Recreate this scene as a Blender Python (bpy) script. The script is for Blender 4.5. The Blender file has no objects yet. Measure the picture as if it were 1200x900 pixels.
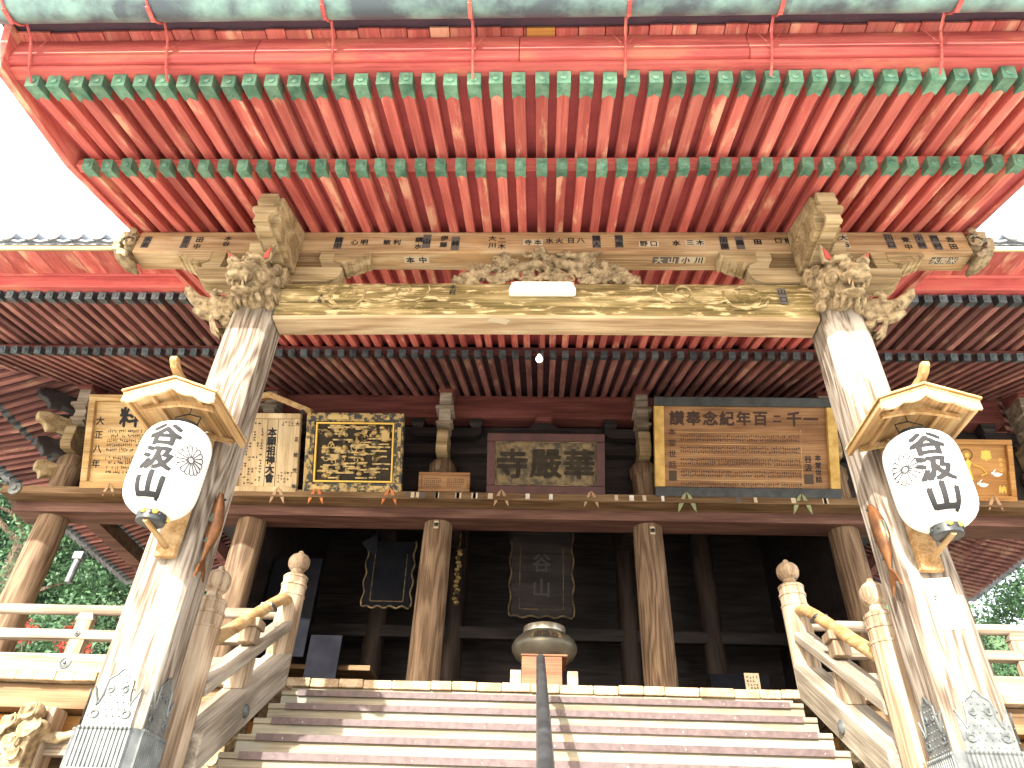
import bpy, bmesh, math, random
import numpy as np
from math import sin, cos, tan, pi, radians, sqrt, atan2
from mathutils import Vector, Matrix

random.seed(7)
S = bpy.context.scene
C = S.collection

# ------------------------------------------------------------------ camera
CAMX = (0.99914, 0.02730, 0.03135)      # picture right, in the world
CAMY = (0.00838, 0.60637, -0.79514)     # picture down
CAMZ = (-0.04072, 0.79471, 0.60562)     # view direction
cam = bpy.data.cameras.new('camera')
cam.sensor_width = 36.0
cam.lens = 36.0 * 850.0 / 1200.0
cam.clip_end = 2000
cam.clip_start = 0.05
camo = bpy.data.objects.new('camera', cam)
C.objects.link(camo)
m = Matrix.Identity(4)
for i in range(3):
    m[i][0] = CAMX[i]; m[i][1] = -CAMY[i]; m[i][2] = -CAMZ[i]
camo.matrix_world = m
S.camera = camo

# ------------------------------------------------------------------ light
SUN_EL, SUN_AZ = 26.0, 19.0             # degrees; azimuth to the left of the view, behind the camera
SUN_STRENGTH, SKY_STRENGTH, EXPOSURE = 2.1, 0.15, 2.72
tow = Vector((-sin(radians(SUN_AZ)) * cos(radians(SUN_EL)), -cos(radians(SUN_AZ)) * cos(radians(SUN_EL)), sin(radians(SUN_EL))))
w = bpy.data.worlds.new('World'); S.world = w; w.use_nodes = True
nt = w.node_tree
sky = nt.nodes.new('ShaderNodeTexSky'); sky.sky_type = 'NISHITA'; sky.sun_disc = False
sky.sun_elevation = radians(SUN_EL)
sky.sun_rotation = radians(180 + SUN_AZ)
sky.dust_density = 7.0; sky.air_density = 1.0; sky.ozone_density = 0.6
bg = nt.nodes['Background']; bg.inputs[1].default_value = SKY_STRENGTH
# a thin even veil of high cloud whitens the blue
veil = nt.nodes.new('ShaderNodeMix'); veil.data_type = 'RGBA'; veil.inputs[0].default_value = 0.72
veil.inputs[7].default_value = (3.7, 3.72, 3.75, 1)
nt.links.new(sky.outputs[0], veil.inputs[6]); nt.links.new(veil.outputs[2], bg.inputs[0])
sl = bpy.data.lights.new('sun', 'SUN'); sl.energy = SUN_STRENGTH; sl.angle = radians(0.53); sl.color = (1.0, 0.955, 0.88)
so = bpy.data.objects.new('sun', sl); C.objects.link(so)
so.rotation_euler = (-tow).to_track_quat('-Z', 'Y').to_euler()
so.location = tow * 60
S.view_settings.view_transform = 'Standard'
S.view_settings.look = 'None'
S.view_settings.gamma = 1.0
S.view_settings.exposure = EXPOSURE
S.view_settings.use_curve_mapping = False
S.render.engine = 'CYCLES'
S.cycles.max_bounces = 10
S.cycles.diffuse_bounces = 6
S.cycles.transparent_max_bounces = 8

# ------------------------------------------------------------------ materials
def newmat(name):
    m = bpy.data.materials.new(name); m.use_nodes = True
    return m, m.node_tree.nodes, m.node_tree.links, m.node_tree.nodes['Principled BSDF']

def ramp(n, stops):
    r = n.new('ShaderNodeValToRGB')
    e = r.color_ramp.elements
    while len(e) < len(stops): e.new(0.5)
    for k, (p, c) in enumerate(stops):
        e[k].position = p; e[k].color = (*c, 1) if len(c) == 3 else c
    return r

def coords(n, l, scale, jitter=True):
    tc = n.new('ShaderNodeTexCoord'); mp = n.new('ShaderNodeMapping')
    mp.inputs['Scale'].default_value = scale
    if jitter:
        oi = n.new('ShaderNodeObjectInfo'); mu = n.new('ShaderNodeMath'); mu.operation = 'MULTIPLY'; mu.inputs[1].default_value = 37.0
        ad = n.new('ShaderNodeVectorMath'); ad.operation = 'ADD'
        l.new(oi.outputs['Random'], mu.inputs[0]); l.new(tc.outputs['Object'], ad.inputs[0]); l.new(mu.outputs[0], ad.inputs[1])
        l.new(ad.outputs[0], mp.inputs[0])
    else:
        l.new(tc.outputs['Object'], mp.inputs[0])
    return mp

def mix(n, l, fac, a, b, mode='MIX'):
    x = n.new('ShaderNodeMix'); x.data_type = 'RGBA'; x.blend_type = mode
    if isinstance(fac, (int, float)): x.inputs[0].default_value = fac
    else: l.new(fac, x.inputs[0])
    for i, v in ((6, a), (7, b)):
        if isinstance(v, tuple): x.inputs[i].default_value = (*v, 1)
        else: l.new(v, x.inputs[i])
    return x.outputs[2]

def wood(name, dark, mid, light, axis='Y', rough=0.75, bands=9.0, wear=None, wear_amt=0.5, vary=0.25, bump=0.35, wscale=2.2, size=1.0):
    """Old timber: nested flame grain, fine fibres, blotches; wear = a second colour where paint or bark flakes."""
    m, n, l, p = newmat(name)
    ai = 'XYZ'.index(axis)
    sc = [2.6 * size] * 3; sc[ai] = 0.33 * size
    mp = coords(n, l, sc)
    nz = n.new('ShaderNodeTexNoise'); nz.inputs['Scale'].default_value = 1.0; nz.inputs['Detail'].default_value = 3; nz.inputs['Roughness'].default_value = 0.45
    l.new(mp.outputs[0], nz.inputs['Vector'])
    mu = n.new('ShaderNodeMath'); mu.operation = 'MULTIPLY'; mu.inputs[1].default_value = bands * 6.28; l.new(nz.outputs[0], mu.inputs[0])
    sn = n.new('ShaderNodeMath'); sn.operation = 'SINE'; l.new(mu.outputs[0], sn.inputs[0])
    sc2 = [55.0] * 3; sc2[ai] = 1.6
    mp2 = coords(n, l, sc2)
    fz = n.new('ShaderNodeTexNoise'); fz.inputs['Scale'].default_value = 1.0; fz.inputs['Detail'].default_value = 4
    l.new(mp2.outputs[0], fz.inputs['Vector'])
    comb = n.new('ShaderNodeMath'); comb.operation = 'MULTIPLY_ADD'; comb.inputs[1].default_value = 0.16; l.new(sn.outputs[0], comb.inputs[0]); l.new(fz.outputs[0], comb.inputs[2])
    r = ramp(n, [(0.26, dark), (0.5, mid), (0.74, light)]); l.new(comb.outputs[0], r.inputs[0])
    col = r.outputs[0]
    sc3 = [2.2] * 3; sc3[ai] = 0.55
    mp3 = coords(n, l, sc3)
    bz = n.new('ShaderNodeTexNoise'); bz.inputs['Scale'].default_value = wscale; bz.inputs['Detail'].default_value = 7; bz.inputs['Roughness'].default_value = 0.62
    l.new(mp3.outputs[0], bz.inputs['Vector'])
    if wear:
        rr = ramp(n, [(0.62 - wear_amt * 0.3, (0, 0, 0)), (0.70 - wear_amt * 0.3, (1, 1, 1))]); l.new(bz.outputs[0], rr.inputs[0])
        col = mix(n, l, rr.outputs[0], col, wear)
    br = ramp(n, [(0.3, (0.72, 0.70, 0.68)), (0.7, (1.12, 1.1, 1.06))]); l.new(bz.outputs[0], br.inputs[0])
    col = mix(n, l, 1.0, col, br.outputs[0], 'MULTIPLY')
    oi = n.new('ShaderNodeObjectInfo')
    vr = n.new('ShaderNodeMapRange'); vr.inputs[3].default_value = 1 - vary; vr.inputs[4].default_value = 1 + vary; l.new(oi.outputs['Random'], vr.inputs[0])
    vm = n.new('ShaderNodeVectorMath'); vm.operation = 'SCALE'; l.new(col, vm.inputs[0]); l.new(vr.outputs[0], vm.inputs['Scale'])
    l.new(vm.outputs[0], p.inputs['Base Color'])
    p.inputs['Roughness'].default_value = rough
    p.inputs['Specular IOR Level'].default_value = 0.25
    b = n.new('ShaderNodeBump'); b.inputs['Strength'].default_value = bump; b.inputs['Distance'].default_value = 0.012
    l.new(comb.outputs[0], b.inputs['Height']); l.new(b.outputs[0], p.inputs['Normal'])
    return m

def rough_mat(name, a, b, scale=6.0, rough=0.6, metal=0.0, bump=0.15, lo=0.35, hi=0.65, vary=0.0, spec=0.35):
    m, n, l, p = newmat(name)
    mp = coords(n, l, (1, 1, 1))
    nz = n.new('ShaderNodeTexNoise'); nz.inputs['Scale'].default_value = scale; nz.inputs['Detail'].default_value = 8; nz.inputs['Roughness'].default_value = 0.6
    l.new(mp.outputs[0], nz.inputs['Vector'])
    r = ramp(n, [(lo, a), (hi, b)]); l.new(nz.outputs[0], r.inputs[0])
    col = r.outputs[0]
    if vary:
        oi = n.new('ShaderNodeObjectInfo'); vr = n.new('ShaderNodeMapRange'); vr.inputs[3].default_value = 1 - vary; vr.inputs[4].default_value = 1 + vary
        l.new(oi.outputs['Random'], vr.inputs[0])
        vm = n.new('ShaderNodeVectorMath'); vm.operation = 'SCALE'; l.new(col, vm.inputs[0]); l.new(vr.outputs[0], vm.inputs['Scale']); col = vm.outputs[0]
    l.new(col, p.inputs['Base Color'])
    p.inputs['Roughness'].default_value = rough; p.inputs['Metallic'].default_value = metal
    p.inputs['Specular IOR Level'].default_value = spec
    if bump:
        bm_ = n.new('ShaderNodeBump'); bm_.inputs['Strength'].default_value = bump; bm_.inputs['Distance'].default_value = 0.01
        l.new(nz.outputs[0], bm_.inputs['Height']); l.new(bm_.outputs[0], p.inputs['Normal'])
    return m

def plain(name, c, rough=0.6, metal=0.0, emit=0.0):
    m, n, l, p = newmat(name)
    p.inputs['Base Color'].default_value = (*c, 1); p.inputs['Roughness'].default_value = rough; p.inputs['Metallic'].default_value = metal
    if emit:
        p.inputs['Emission Color'].default_value = (*c, 1); p.inputs['Emission Strength'].default_value = emit
    return m

M = {}
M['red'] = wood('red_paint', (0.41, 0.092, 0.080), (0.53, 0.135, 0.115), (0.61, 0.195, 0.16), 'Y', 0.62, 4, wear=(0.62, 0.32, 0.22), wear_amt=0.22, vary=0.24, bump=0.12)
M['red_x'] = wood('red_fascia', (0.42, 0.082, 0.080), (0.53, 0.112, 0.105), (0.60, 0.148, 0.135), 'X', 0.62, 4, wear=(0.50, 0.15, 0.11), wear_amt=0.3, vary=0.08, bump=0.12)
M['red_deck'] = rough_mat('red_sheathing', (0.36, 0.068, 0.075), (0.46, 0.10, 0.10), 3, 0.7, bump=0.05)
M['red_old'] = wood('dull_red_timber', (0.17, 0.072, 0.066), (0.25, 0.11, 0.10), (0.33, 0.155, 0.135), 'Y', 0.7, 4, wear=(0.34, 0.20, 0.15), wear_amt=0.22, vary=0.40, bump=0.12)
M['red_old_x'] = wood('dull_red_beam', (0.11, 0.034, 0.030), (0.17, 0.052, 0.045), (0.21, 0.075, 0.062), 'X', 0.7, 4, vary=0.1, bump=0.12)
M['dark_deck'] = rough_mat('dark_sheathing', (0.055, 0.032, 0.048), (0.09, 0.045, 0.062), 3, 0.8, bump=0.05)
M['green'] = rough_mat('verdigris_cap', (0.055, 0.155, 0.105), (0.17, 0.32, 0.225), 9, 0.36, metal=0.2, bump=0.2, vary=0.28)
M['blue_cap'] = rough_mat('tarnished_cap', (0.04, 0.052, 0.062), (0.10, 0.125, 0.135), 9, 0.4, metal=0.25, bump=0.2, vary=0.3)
M['copper'] = rough_mat('patina_copper', (0.10, 0.13, 0.155), (0.26, 0.43, 0.40), 2.6, 0.42, metal=0.3, bump=0.1, lo=0.40, hi=0.62)
M['pillar'] = wood('weathered_pillar', (0.10, 0.072, 0.052), (0.245, 0.205, 0.165), (0.345, 0.31, 0.27), 'Z', 0.8, 11, wear=(0.36, 0.33, 0.29), wear_amt=0.22, vary=0.05, bump=0.8, wscale=1.4, size=1.25)
M['hall_pillar'] = wood('brown_pillar', (0.10, 0.062, 0.036), (0.185, 0.125, 0.078), (0.27, 0.19, 0.125), 'Z', 0.75, 9, vary=0.10, bump=0.35)
M['beam'] = wood('pale_beam', (0.31, 0.19, 0.095), (0.46, 0.32, 0.175), (0.56, 0.43, 0.265), 'X', 0.8, 5, wear=(0.42, 0.27, 0.13), wear_amt=0.26, vary=0.06, bump=0.35)
M['tie'] = wood('mossy_beam', (0.115, 0.085, 0.030), (0.22, 0.165, 0.068), (0.36, 0.285, 0.145), 'X', 0.8, 5, wear=(0.47, 0.38, 0.215), wear_amt=0.30, vary=0.04, bump=0.8, wscale=9.0)
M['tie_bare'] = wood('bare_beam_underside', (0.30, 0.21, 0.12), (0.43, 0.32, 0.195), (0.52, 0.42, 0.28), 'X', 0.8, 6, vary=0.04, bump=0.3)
M['carve'] = rough_mat('carved_wood', (0.12, 0.085, 0.045), (0.40, 0.31, 0.185), 14, 0.8, bump=0.5, vary=0.06, spec=0.25)
M['bracket'] = wood('bracket_wood', (0.23, 0.165, 0.085), (0.38, 0.285, 0.155), (0.50, 0.40, 0.245), 'X', 0.8, 5, vary=0.08, bump=0.3)
M['rail'] = wood('silvered_wood', (0.17, 0.13, 0.095), (0.28, 0.23, 0.175), (0.39, 0.34, 0.275), 'X', 0.8, 6, vary=0.10, bump=0.45)
M['rail_y'] = wood('silvered_rail', (0.19, 0.16, 0.125), (0.30, 0.265, 0.21), (0.41, 0.37, 0.31), 'Y', 0.8, 6, vary=0.08, bump=0.45)
M['rail_z'] = wood('silvered_post', (0.18, 0.12, 0.075), (0.31, 0.235, 0.16), (0.42, 0.34, 0.25), 'Z', 0.8, 8, vary=0.06, bump=0.55)
M['deck'] = wood('deck_boards', (0.25, 0.18, 0.11), (0.37, 0.28, 0.18), (0.46, 0.37, 0.26), 'Y', 0.75, 5, vary=0.18, bump=0.25)
M['riser'] = wood('worn_step', (0.19, 0.165, 0.12), (0.275, 0.245, 0.18), (0.36, 0.33, 0.26), 'X', 0.75, 4, wear=(0.21, 0.205, 0.17), wear_amt=0.36, vary=0.16, bump=0.3)
M['nosing'] = rough_mat('step_nosing', (0.072, 0.048, 0.048), (0.115, 0.082, 0.08), 18, 0.6, bump=0.3, vary=0.05)
M['brown'] = wood('brown_timber', (0.10, 0.058, 0.028), (0.17, 0.105, 0.052), (0.24, 0.16, 0.088), 'X', 0.75, 5, vary=0.12, bump=0.25)
M['orange_wood'] = wood('new_timber', (0.44, 0.20, 0.05), (0.55, 0.28, 0.08), (0.62, 0.36, 0.13), 'X', 0.65, 5, vary=0.08, bump=0.15)
M['gold_wood'] = wood('honey_wood', (0.29, 0.17, 0.07), (0.42, 0.265, 0.12), (0.51, 0.36, 0.19), 'Y', 0.6, 7, vary=0.06, bump=0.2)
M['sign_wood'] = wood('sign_wood', (0.36, 0.22, 0.09), (0.50, 0.335, 0.15), (0.60, 0.44, 0.22), 'X', 0.65, 4, vary=0.08, bump=0.15)
M['sign_orange'] = wood('orange_sign_wood', (0.30, 0.14, 0.04), (0.40, 0.205, 0.065), (0.47, 0.26, 0.09), 'X', 0.65, 4, vary=0.03, bump=0.12)
M['sign_pale'] = wood('pale_sign_wood', (0.46, 0.34, 0.19), (0.57, 0.45, 0.27), (0.64, 0.53, 0.35), 'Z', 0.65, 4, vary=0.05, bump=0.12)
M['sign_brown'] = wood('brown_sign_wood', (0.20, 0.10, 0.045), (0.285, 0.15, 0.07), (0.35, 0.205, 0.10), 'X', 0.65, 4, vary=0.03, bump=0.15)
M['gilt'] = rough_mat('worn_gilt', (0.055, 0.045, 0.03), (0.46, 0.33, 0.13), 9, 0.45, metal=0.3, bump=0.3, lo=0.40, hi=0.52)
M['gilt_old'] = rough_mat('dull_gilt', (0.045, 0.034, 0.022), (0.20, 0.145, 0.065), 7, 0.5, metal=0.2, bump=0.2, lo=0.40, hi=0.60)
M['gilt_yellow'] = rough_mat('yellow_frame', (0.40, 0.24, 0.05), (0.62, 0.42, 0.13), 5, 0.55, bump=0.2)
M['black_frame'] = rough_mat('black_lacquer', (0.018, 0.022, 0.024), (0.045, 0.05, 0.05), 6, 0.45, bump=0.15)
M['flake_frame'] = rough_mat('flaking_gilt_lacquer', (0.045, 0.05, 0.048), (0.42, 0.30, 0.12), 8, 0.55, bump=0.3, lo=0.48, hi=0.56, spec=0.2)
M['brown_lacquer'] = rough_mat('brown_black_lacquer', (0.020, 0.015, 0.010), (0.045, 0.034, 0.022), 6, 0.6, bump=0.15, spec=0.15)
M['maroon'] = rough_mat('maroon_lacquer', (0.05, 0.018, 0.016), (0.085, 0.03, 0.026), 5, 0.5, bump=0.1)
M['ink'] = plain('ink', (0.009, 0.009, 0.010), 0.8)
M['ink_soft'] = plain('faded_ink', (0.06, 0.042, 0.026), 0.8)
M['ink_brown'] = plain('brown_ink', (0.045, 0.022, 0.014), 0.8)
M['ink_dim'] = plain('dim_letters', (0.055, 0.052, 0.05), 0.7)
M['slip_dark'] = plain('dark_paper_slip', (0.10, 0.085, 0.075), 0.85)
M['slip_pale'] = plain('pale_paper_slip', (0.50, 0.42, 0.29), 0.85)
M['goldtext'] = plain('gold_letters', (0.72, 0.47, 0.08), 0.45, 0.2)
M['lintel'] = wood('brown_red_lintel', (0.085, 0.04, 0.032), (0.13, 0.065, 0.05), (0.18, 0.10, 0.075), 'X', 0.7, 4, vary=0.08, bump=0.12)
M['terracotta'] = wood('reddish_box_wood', (0.15, 0.062, 0.03), (0.20, 0.09, 0.045), (0.25, 0.125, 0.065), 'X', 0.65, 4, vary=0.05, bump=0.15)
M['white'] = rough_mat('white_paper', (0.74, 0.74, 0.72), (0.82, 0.82, 0.80), 20, 0.65, bump=0.03)
M['paper_old'] = rough_mat('worn_paper', (0.50, 0.46, 0.40), (0.74, 0.71, 0.66), 13, 0.8, bump=0.15)
M['iron'] = rough_mat('iron_fitting', (0.085, 0.095, 0.098), (0.19, 0.205, 0.20), 8, 0.5, metal=0.45, bump=0.2)
M['black_metal'] = rough_mat('black_pipe', (0.035, 0.037, 0.04), (0.085, 0.09, 0.095), 4, 0.35, metal=0.3, bump=0.05)
M['bronze'] = rough_mat('bronze_vessel', (0.085, 0.08, 0.06), (0.135, 0.128, 0.10), 4, 0.36, metal=0.5, bump=0.05)
M['bronze_rim'] = rough_mat('polished_rim', (0.30, 0.29, 0.23), (0.42, 0.40, 0.33), 4, 0.25, metal=0.7, bump=0.03)
M['carp'] = rough_mat('rubbed_copper', (0.10, 0.05, 0.026), (0.27, 0.115, 0.045), 7, 0.38, metal=0.5, bump=0.15)
M['carp_green'] = rough_mat('green_copper', (0.12, 0.15, 0.12), (0.25, 0.27, 0.21), 9, 0.4, metal=0.45, bump=0.15)
M['pad_orange'] = rough_mat('orange_leaf_bracket', (0.42, 0.12, 0.03), (0.58, 0.22, 0.06), 8, 0.55, bump=0.1)
M['pad_brown'] = rough_mat('brown_leaf_bracket', (0.30, 0.19, 0.10), (0.42, 0.28, 0.16), 8, 0.6, bump=0.1)
M['pad_green'] = rough_mat('green_leaf_bracket', (0.17, 0.19, 0.08), (0.28, 0.30, 0.15), 8, 0.55, bump=0.1)
M['tile'] = rough_mat('roof_tile', (0.14, 0.16, 0.18), (0.29, 0.32, 0.35), 5, 0.4, bump=0.1, vary=0.2)
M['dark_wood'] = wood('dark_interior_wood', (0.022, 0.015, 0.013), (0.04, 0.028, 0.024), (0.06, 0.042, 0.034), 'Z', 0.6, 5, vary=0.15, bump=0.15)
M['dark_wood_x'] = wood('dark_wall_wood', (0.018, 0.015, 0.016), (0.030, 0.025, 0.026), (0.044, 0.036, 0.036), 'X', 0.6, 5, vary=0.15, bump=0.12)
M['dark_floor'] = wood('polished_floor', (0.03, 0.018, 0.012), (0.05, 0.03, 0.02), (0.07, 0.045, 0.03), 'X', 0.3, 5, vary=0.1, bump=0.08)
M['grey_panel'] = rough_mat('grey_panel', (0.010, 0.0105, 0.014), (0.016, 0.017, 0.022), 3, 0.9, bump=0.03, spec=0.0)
M['stone'] = rough_mat('granite', (0.34, 0.33, 0.31), (0.50, 0.49, 0.46), 22, 0.8, bump=0.25, vary=0.08)
M['earear'] = plain('red_lacquer', (0.40, 0.04, 0.03), 0.5)
M['lampwhite'] = plain('lamp_cover', (0.80, 0.77, 0.62), 0.35, 0.0, 0.05)
M['bulb'] = plain('lit_bulb', (1.0, 0.93, 0.80), 0.3, 0.0, 1.2)
M['crest'] = plain('crest_line', (0.03, 0.03, 0.032), 0.8)

def ground_mat():
    m, n, l, p = newmat('gravel')
    mp = coords(n, l, (1, 1, 1), False)
    v = n.new('ShaderNodeTexVoronoi'); v.inputs['Scale'].default_value = 28; l.new(mp.outputs[0], v.inputs['Vector'])
    nz = n.new('ShaderNodeTexNoise'); nz.inputs['Scale'].default_value = 0.8; nz.inputs['Detail'].default_value = 6; l.new(mp.outputs[0], nz.inputs['Vector'])
    r = ramp(n, [(0.3, (0.40, 0.38, 0.34)), (0.7, (0.54, 0.52, 0.47))]); l.new(nz.outputs[0], r.inputs[0])
    c = mix(n, l, 0.25, r.outputs[0], v.outputs['Color'], 'SOFT_LIGHT')
    l.new(c, p.inputs['Base Color']); p.inputs['Roughness'].default_value = 0.9
    b = n.new('ShaderNodeBump'); b.inputs['Strength'].default_value = 0.5; b.inputs['Distance'].default_value = 0.02
    l.new(v.outputs['Distance'], b.inputs['Height']); l.new(b.outputs[0], p.inputs['Normal'])
    return m
M['ground'] = ground_mat()

def leaf_mat(name, a, b):
    m, n, l, p = newmat(name)
    mp = coords(n, l, (1, 1, 1))
    nz = n.new('ShaderNodeTexNoise'); nz.inputs['Scale'].default_value = 1.4; nz.inputs['Detail'].default_value = 5; l.new(mp.outputs[0], nz.inputs['Vector'])
    r = ramp(n, [(0.35, a), (0.65, b)]); l.new(nz.outputs[0], r.inputs[0])
    l.new(r.outputs[0], p.inputs['Base Color']); p.inputs['Roughness'].default_value = 0.55
    tr = n.new('ShaderNodeBsdfTranslucent'); l.new(r.outputs[0], tr.inputs[0])
    ms = n.new('ShaderNodeMixShader'); ms.inputs[0].default_value = 0.3
    l.new(p.outputs[0], ms.inputs[1]); l.new(tr.outputs[0], ms.inputs[2])
    l.new(ms.outputs[0], n['Material Output'].inputs[0])
    return m
M['leaf'] = leaf_mat('leaf_green', (0.04, 0.10, 0.05), (0.10, 0.20, 0.085))
M['leaf_cedar'] = leaf_mat('leaf_cedar', (0.03, 0.08, 0.05), (0.075, 0.15, 0.085))
M['leaf_red'] = leaf_mat('leaf_red', (0.30, 0.035, 0.025), (0.48, 0.10, 0.06))
M['leaf_yellow'] = leaf_mat('leaf_yellow', (0.40, 0.28, 0.03), (0.55, 0.42, 0.07))
M['bark'] = wood('bark', (0.06, 0.042, 0.03), (0.10, 0.075, 0.055), (0.15, 0.115, 0.085), 'Z', 0.9, 8, bump=0.6)
M['hillmat'] = rough_mat('hill_undergrowth', (0.03, 0.06, 0.02), (0.07, 0.12, 0.045), 0.6, 0.9, bump=0.4)

# ------------------------------------------------------------------ mesh builder
class MB:
    def __init__(s): s.v = []; s.f = []; s.mi = []; s.cur = 0
    def add(s, vs, fs, M4=None):
        o = len(s.v)
        s.v += [tuple(M4 @ Vector(p)) if M4 is not None else tuple(p) for p in vs]
        for f in fs: s.f.append(tuple(i + o for i in f)); s.mi.append(s.cur)
        return s
    def box(s, a, b, M4=None, ch=0.0):
        x0, y0, z0 = a; x1, y1, z1 = b
        if ch > 0:
            bm = bmesh.new(); bmesh.ops.create_cube(bm, size=1.0)
            for v in bm.verts:
                v.co = Vector(((x0 + x1) / 2 + v.co.x * (x1 - x0), (y0 + y1) / 2 + v.co.y * (y1 - y0), (z0 + z1) / 2 + v.co.z * (z1 - z0)))
            bmesh.ops.bevel(bm, geom=bm.edges[:], offset=ch, segments=1, affect='EDGES', profile=0.5)
            bm.verts.index_update()
            s.add([v.co.copy() for v in bm.verts], [[v.index for v in f.verts] for f in bm.faces], M4); bm.free()
            return s
        vs = [(x0, y0, z0), (x1, y0, z0), (x1, y1, z0), (x0, y1, z0), (x0, y0, z1), (x1, y0, z1), (x1, y1, z1), (x0, y1, z1)]
        return s.add(vs, [(0, 3, 2, 1), (4, 5, 6, 7), (0, 1, 5, 4), (1, 2, 6, 5), (2, 3, 7, 6), (3, 0, 4, 7)], M4)
    def prism(s, poly, t0, t1, plane='YZ', M4=None):
        """poly in a plane, extruded along the remaining axis from t0 to t1."""
        def P(a, b, t): return {'YZ': (t, a, b), 'XZ': (a, t, b), 'XY': (a, b, t)}[plane]
        n = len(poly)
        vs = [P(a, b, t0) for a, b in poly] + [P(a, b, t1) for a, b in poly]
        fs = [tuple(range(n)), tuple(range(2 * n - 1, n - 1, -1))] + [(i, i + n, (i + 1) % n + n, (i + 1) % n) for i in range(n)]
        return s.add(vs, fs, M4)
    def tube(s, pts, r, seg=8, M4=None, caps=True):
        pts = [Vector(p) for p in pts]; n = len(pts)
        rs = r if isinstance(r, (list, tuple)) else [r] * n
        vs = []; fs = []
        up = None
        for i, p in enumerate(pts):
            d = (pts[min(i + 1, n - 1)] - pts[max(i - 1, 0)])
            if d.length < 1e-9: d = Vector((0, 0, 1))
            d.normalize()
            if up is None:
                up = Vector((0, 0, 1)) if abs(d.z) < 0.9 else Vector((1, 0, 0))
            a = (up - d * up.dot(d)); 
            if a.length < 1e-6: a = d.orthogonal()
            a.normalize(); up = a; b = d.cross(a)
            for k in range(seg):
                t = 2 * pi * k / seg
                vs.append(p + a * cos(t) * rs[i] + b * sin(t) * rs[i])
        for i in range(n - 1):
            for k in range(seg):
                fs.append((i * seg + k, i * seg + (k + 1) % seg, (i + 1) * seg + (k + 1) % seg, (i + 1) * seg + k))
        if caps:
            fs.append(tuple(range(seg - 1, -1, -1))); fs.append(tuple((n - 1) * seg + k for k in range(seg)))
        return s.add(vs, fs, M4)
    def lathe(s, prof, seg=24, M4=None):
        """profile of (radius, z) turned about Z; ends closed when radius > 0."""
        vs = []; fs = []
        n = len(prof)
        for r, z in prof:
            for k in range(seg):
                t = 2 * pi * k / seg; vs.append((r * cos(t), r * sin(t), z))
        for i in range(n - 1):
            for k in range(seg):
                fs.append((i * seg + k, i * seg + (k + 1) % seg, (i + 1) * seg + (k + 1) % seg, (i + 1) * seg + k))
        fs.append(tuple(range(seg - 1, -1, -1))); fs.append(tuple((n - 1) * seg + k for k in range(seg)))
        return s.add(vs, fs, M4)
    def ell(s, c, r, seg=10, rings=6, M4=None):
        if isinstance(r, (int, float)): r = (r, r, r)
        vs = [(c[0], c[1], c[2] - r[2])]; fs = []
        for i in range(1, rings):
            ph = -pi / 2 + pi * i / rings
            for k in range(seg):
                t = 2 * pi * k / seg
                vs.append((c[0] + r[0] * cos(ph) * cos(t), c[1] + r[1] * cos(ph) * sin(t), c[2] + r[2] * sin(ph)))
        vs.append((c[0], c[1], c[2] + r[2])); last = len(vs) - 1
        for k in range(seg): fs.append((0, 1 + (k + 1) % seg, 1 + k))
        for i in range(rings - 2):
            for k in range(seg):
                a = 1 + i * seg
                fs.append((a + k, a + (k + 1) % seg, a + seg + (k + 1) % seg, a + seg + k))
        a = 1 + (rings - 2) * seg
        for k in range(seg): fs.append((a + k, a + (k + 1) % seg, last))
        return s.add(vs, fs, M4)
    def mesh(s, name, mats, smooth=False, angle=40):
        me = bpy.data.meshes.new(name)
        me.from_pydata(s.v, [], s.f)
        for mm in (mats if isinstance(mats, (list, tuple)) else [mats]): me.materials.append(M[mm] if isinstance(mm, str) else mm)
        if any(s.mi): me.polygons.foreach_set('material_index', s.mi)
        bm = bmesh.new(); bm.from_mesh(me); bmesh.ops.recalc_face_normals(bm, faces=bm.faces[:]); bm.to_mesh(me); bm.free()
        if smooth:
            me.polygons.foreach_set('use_smooth', [True] * len(me.polygons))
            me.set_sharp_from_angle(angle=radians(angle))
        me.update()
        return me
    def build(s, name, mats, parent=None, smooth=False, angle=40, bevel=0.0):
        o = link(name, s.mesh(name, mats, smooth, angle), parent)
        if bevel:
            b = o.modifiers.new('bevel', 'BEVEL'); b.width = bevel; b.segments = 2; b.limit_method = 'ANGLE'; b.angle_limit = radians(40)
        return o

def link(name, me, parent=None, loc=None, rot=None, scale=None):
    o = bpy.data.objects.new(name, me); C.objects.link(o)
    if parent: o.parent = parent
    if loc: o.location = loc
    if rot: o.rotation_euler = rot
    if scale: o.scale = scale
    return o

def tag(o, label, cat=None, group=None, kind=None):
    if label: o['label'] = label
    if cat: o['category'] = cat
    if group: o['group'] = group
    if kind: o['kind'] = kind
    return o

def thing(name, label, cat, loc=(0, 0, 0), group=None, rot=None):
    o = bpy.data.objects.new(name, None); C.objects.link(o); o.location = loc
    o.empty_display_size = 0.2
    if rot: o.rotation_euler = rot
    return tag(o, label, cat, group)

def world_part(o, root):
    """a part built in world coordinates under a root that stands elsewhere"""
    o.parent = root
    o.location = Vector(o.location) - Vector(root.location)
    return o

def T(x=0, y=0, z=0): return Matrix.Translation((x, y, z))
def RX(a): return Matrix.Rotation(radians(a), 4, 'X')
def RY(a): return Matrix.Rotation(radians(a), 4, 'Y')
def RZ(a): return Matrix.Rotation(radians(a), 4, 'Z')

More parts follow.
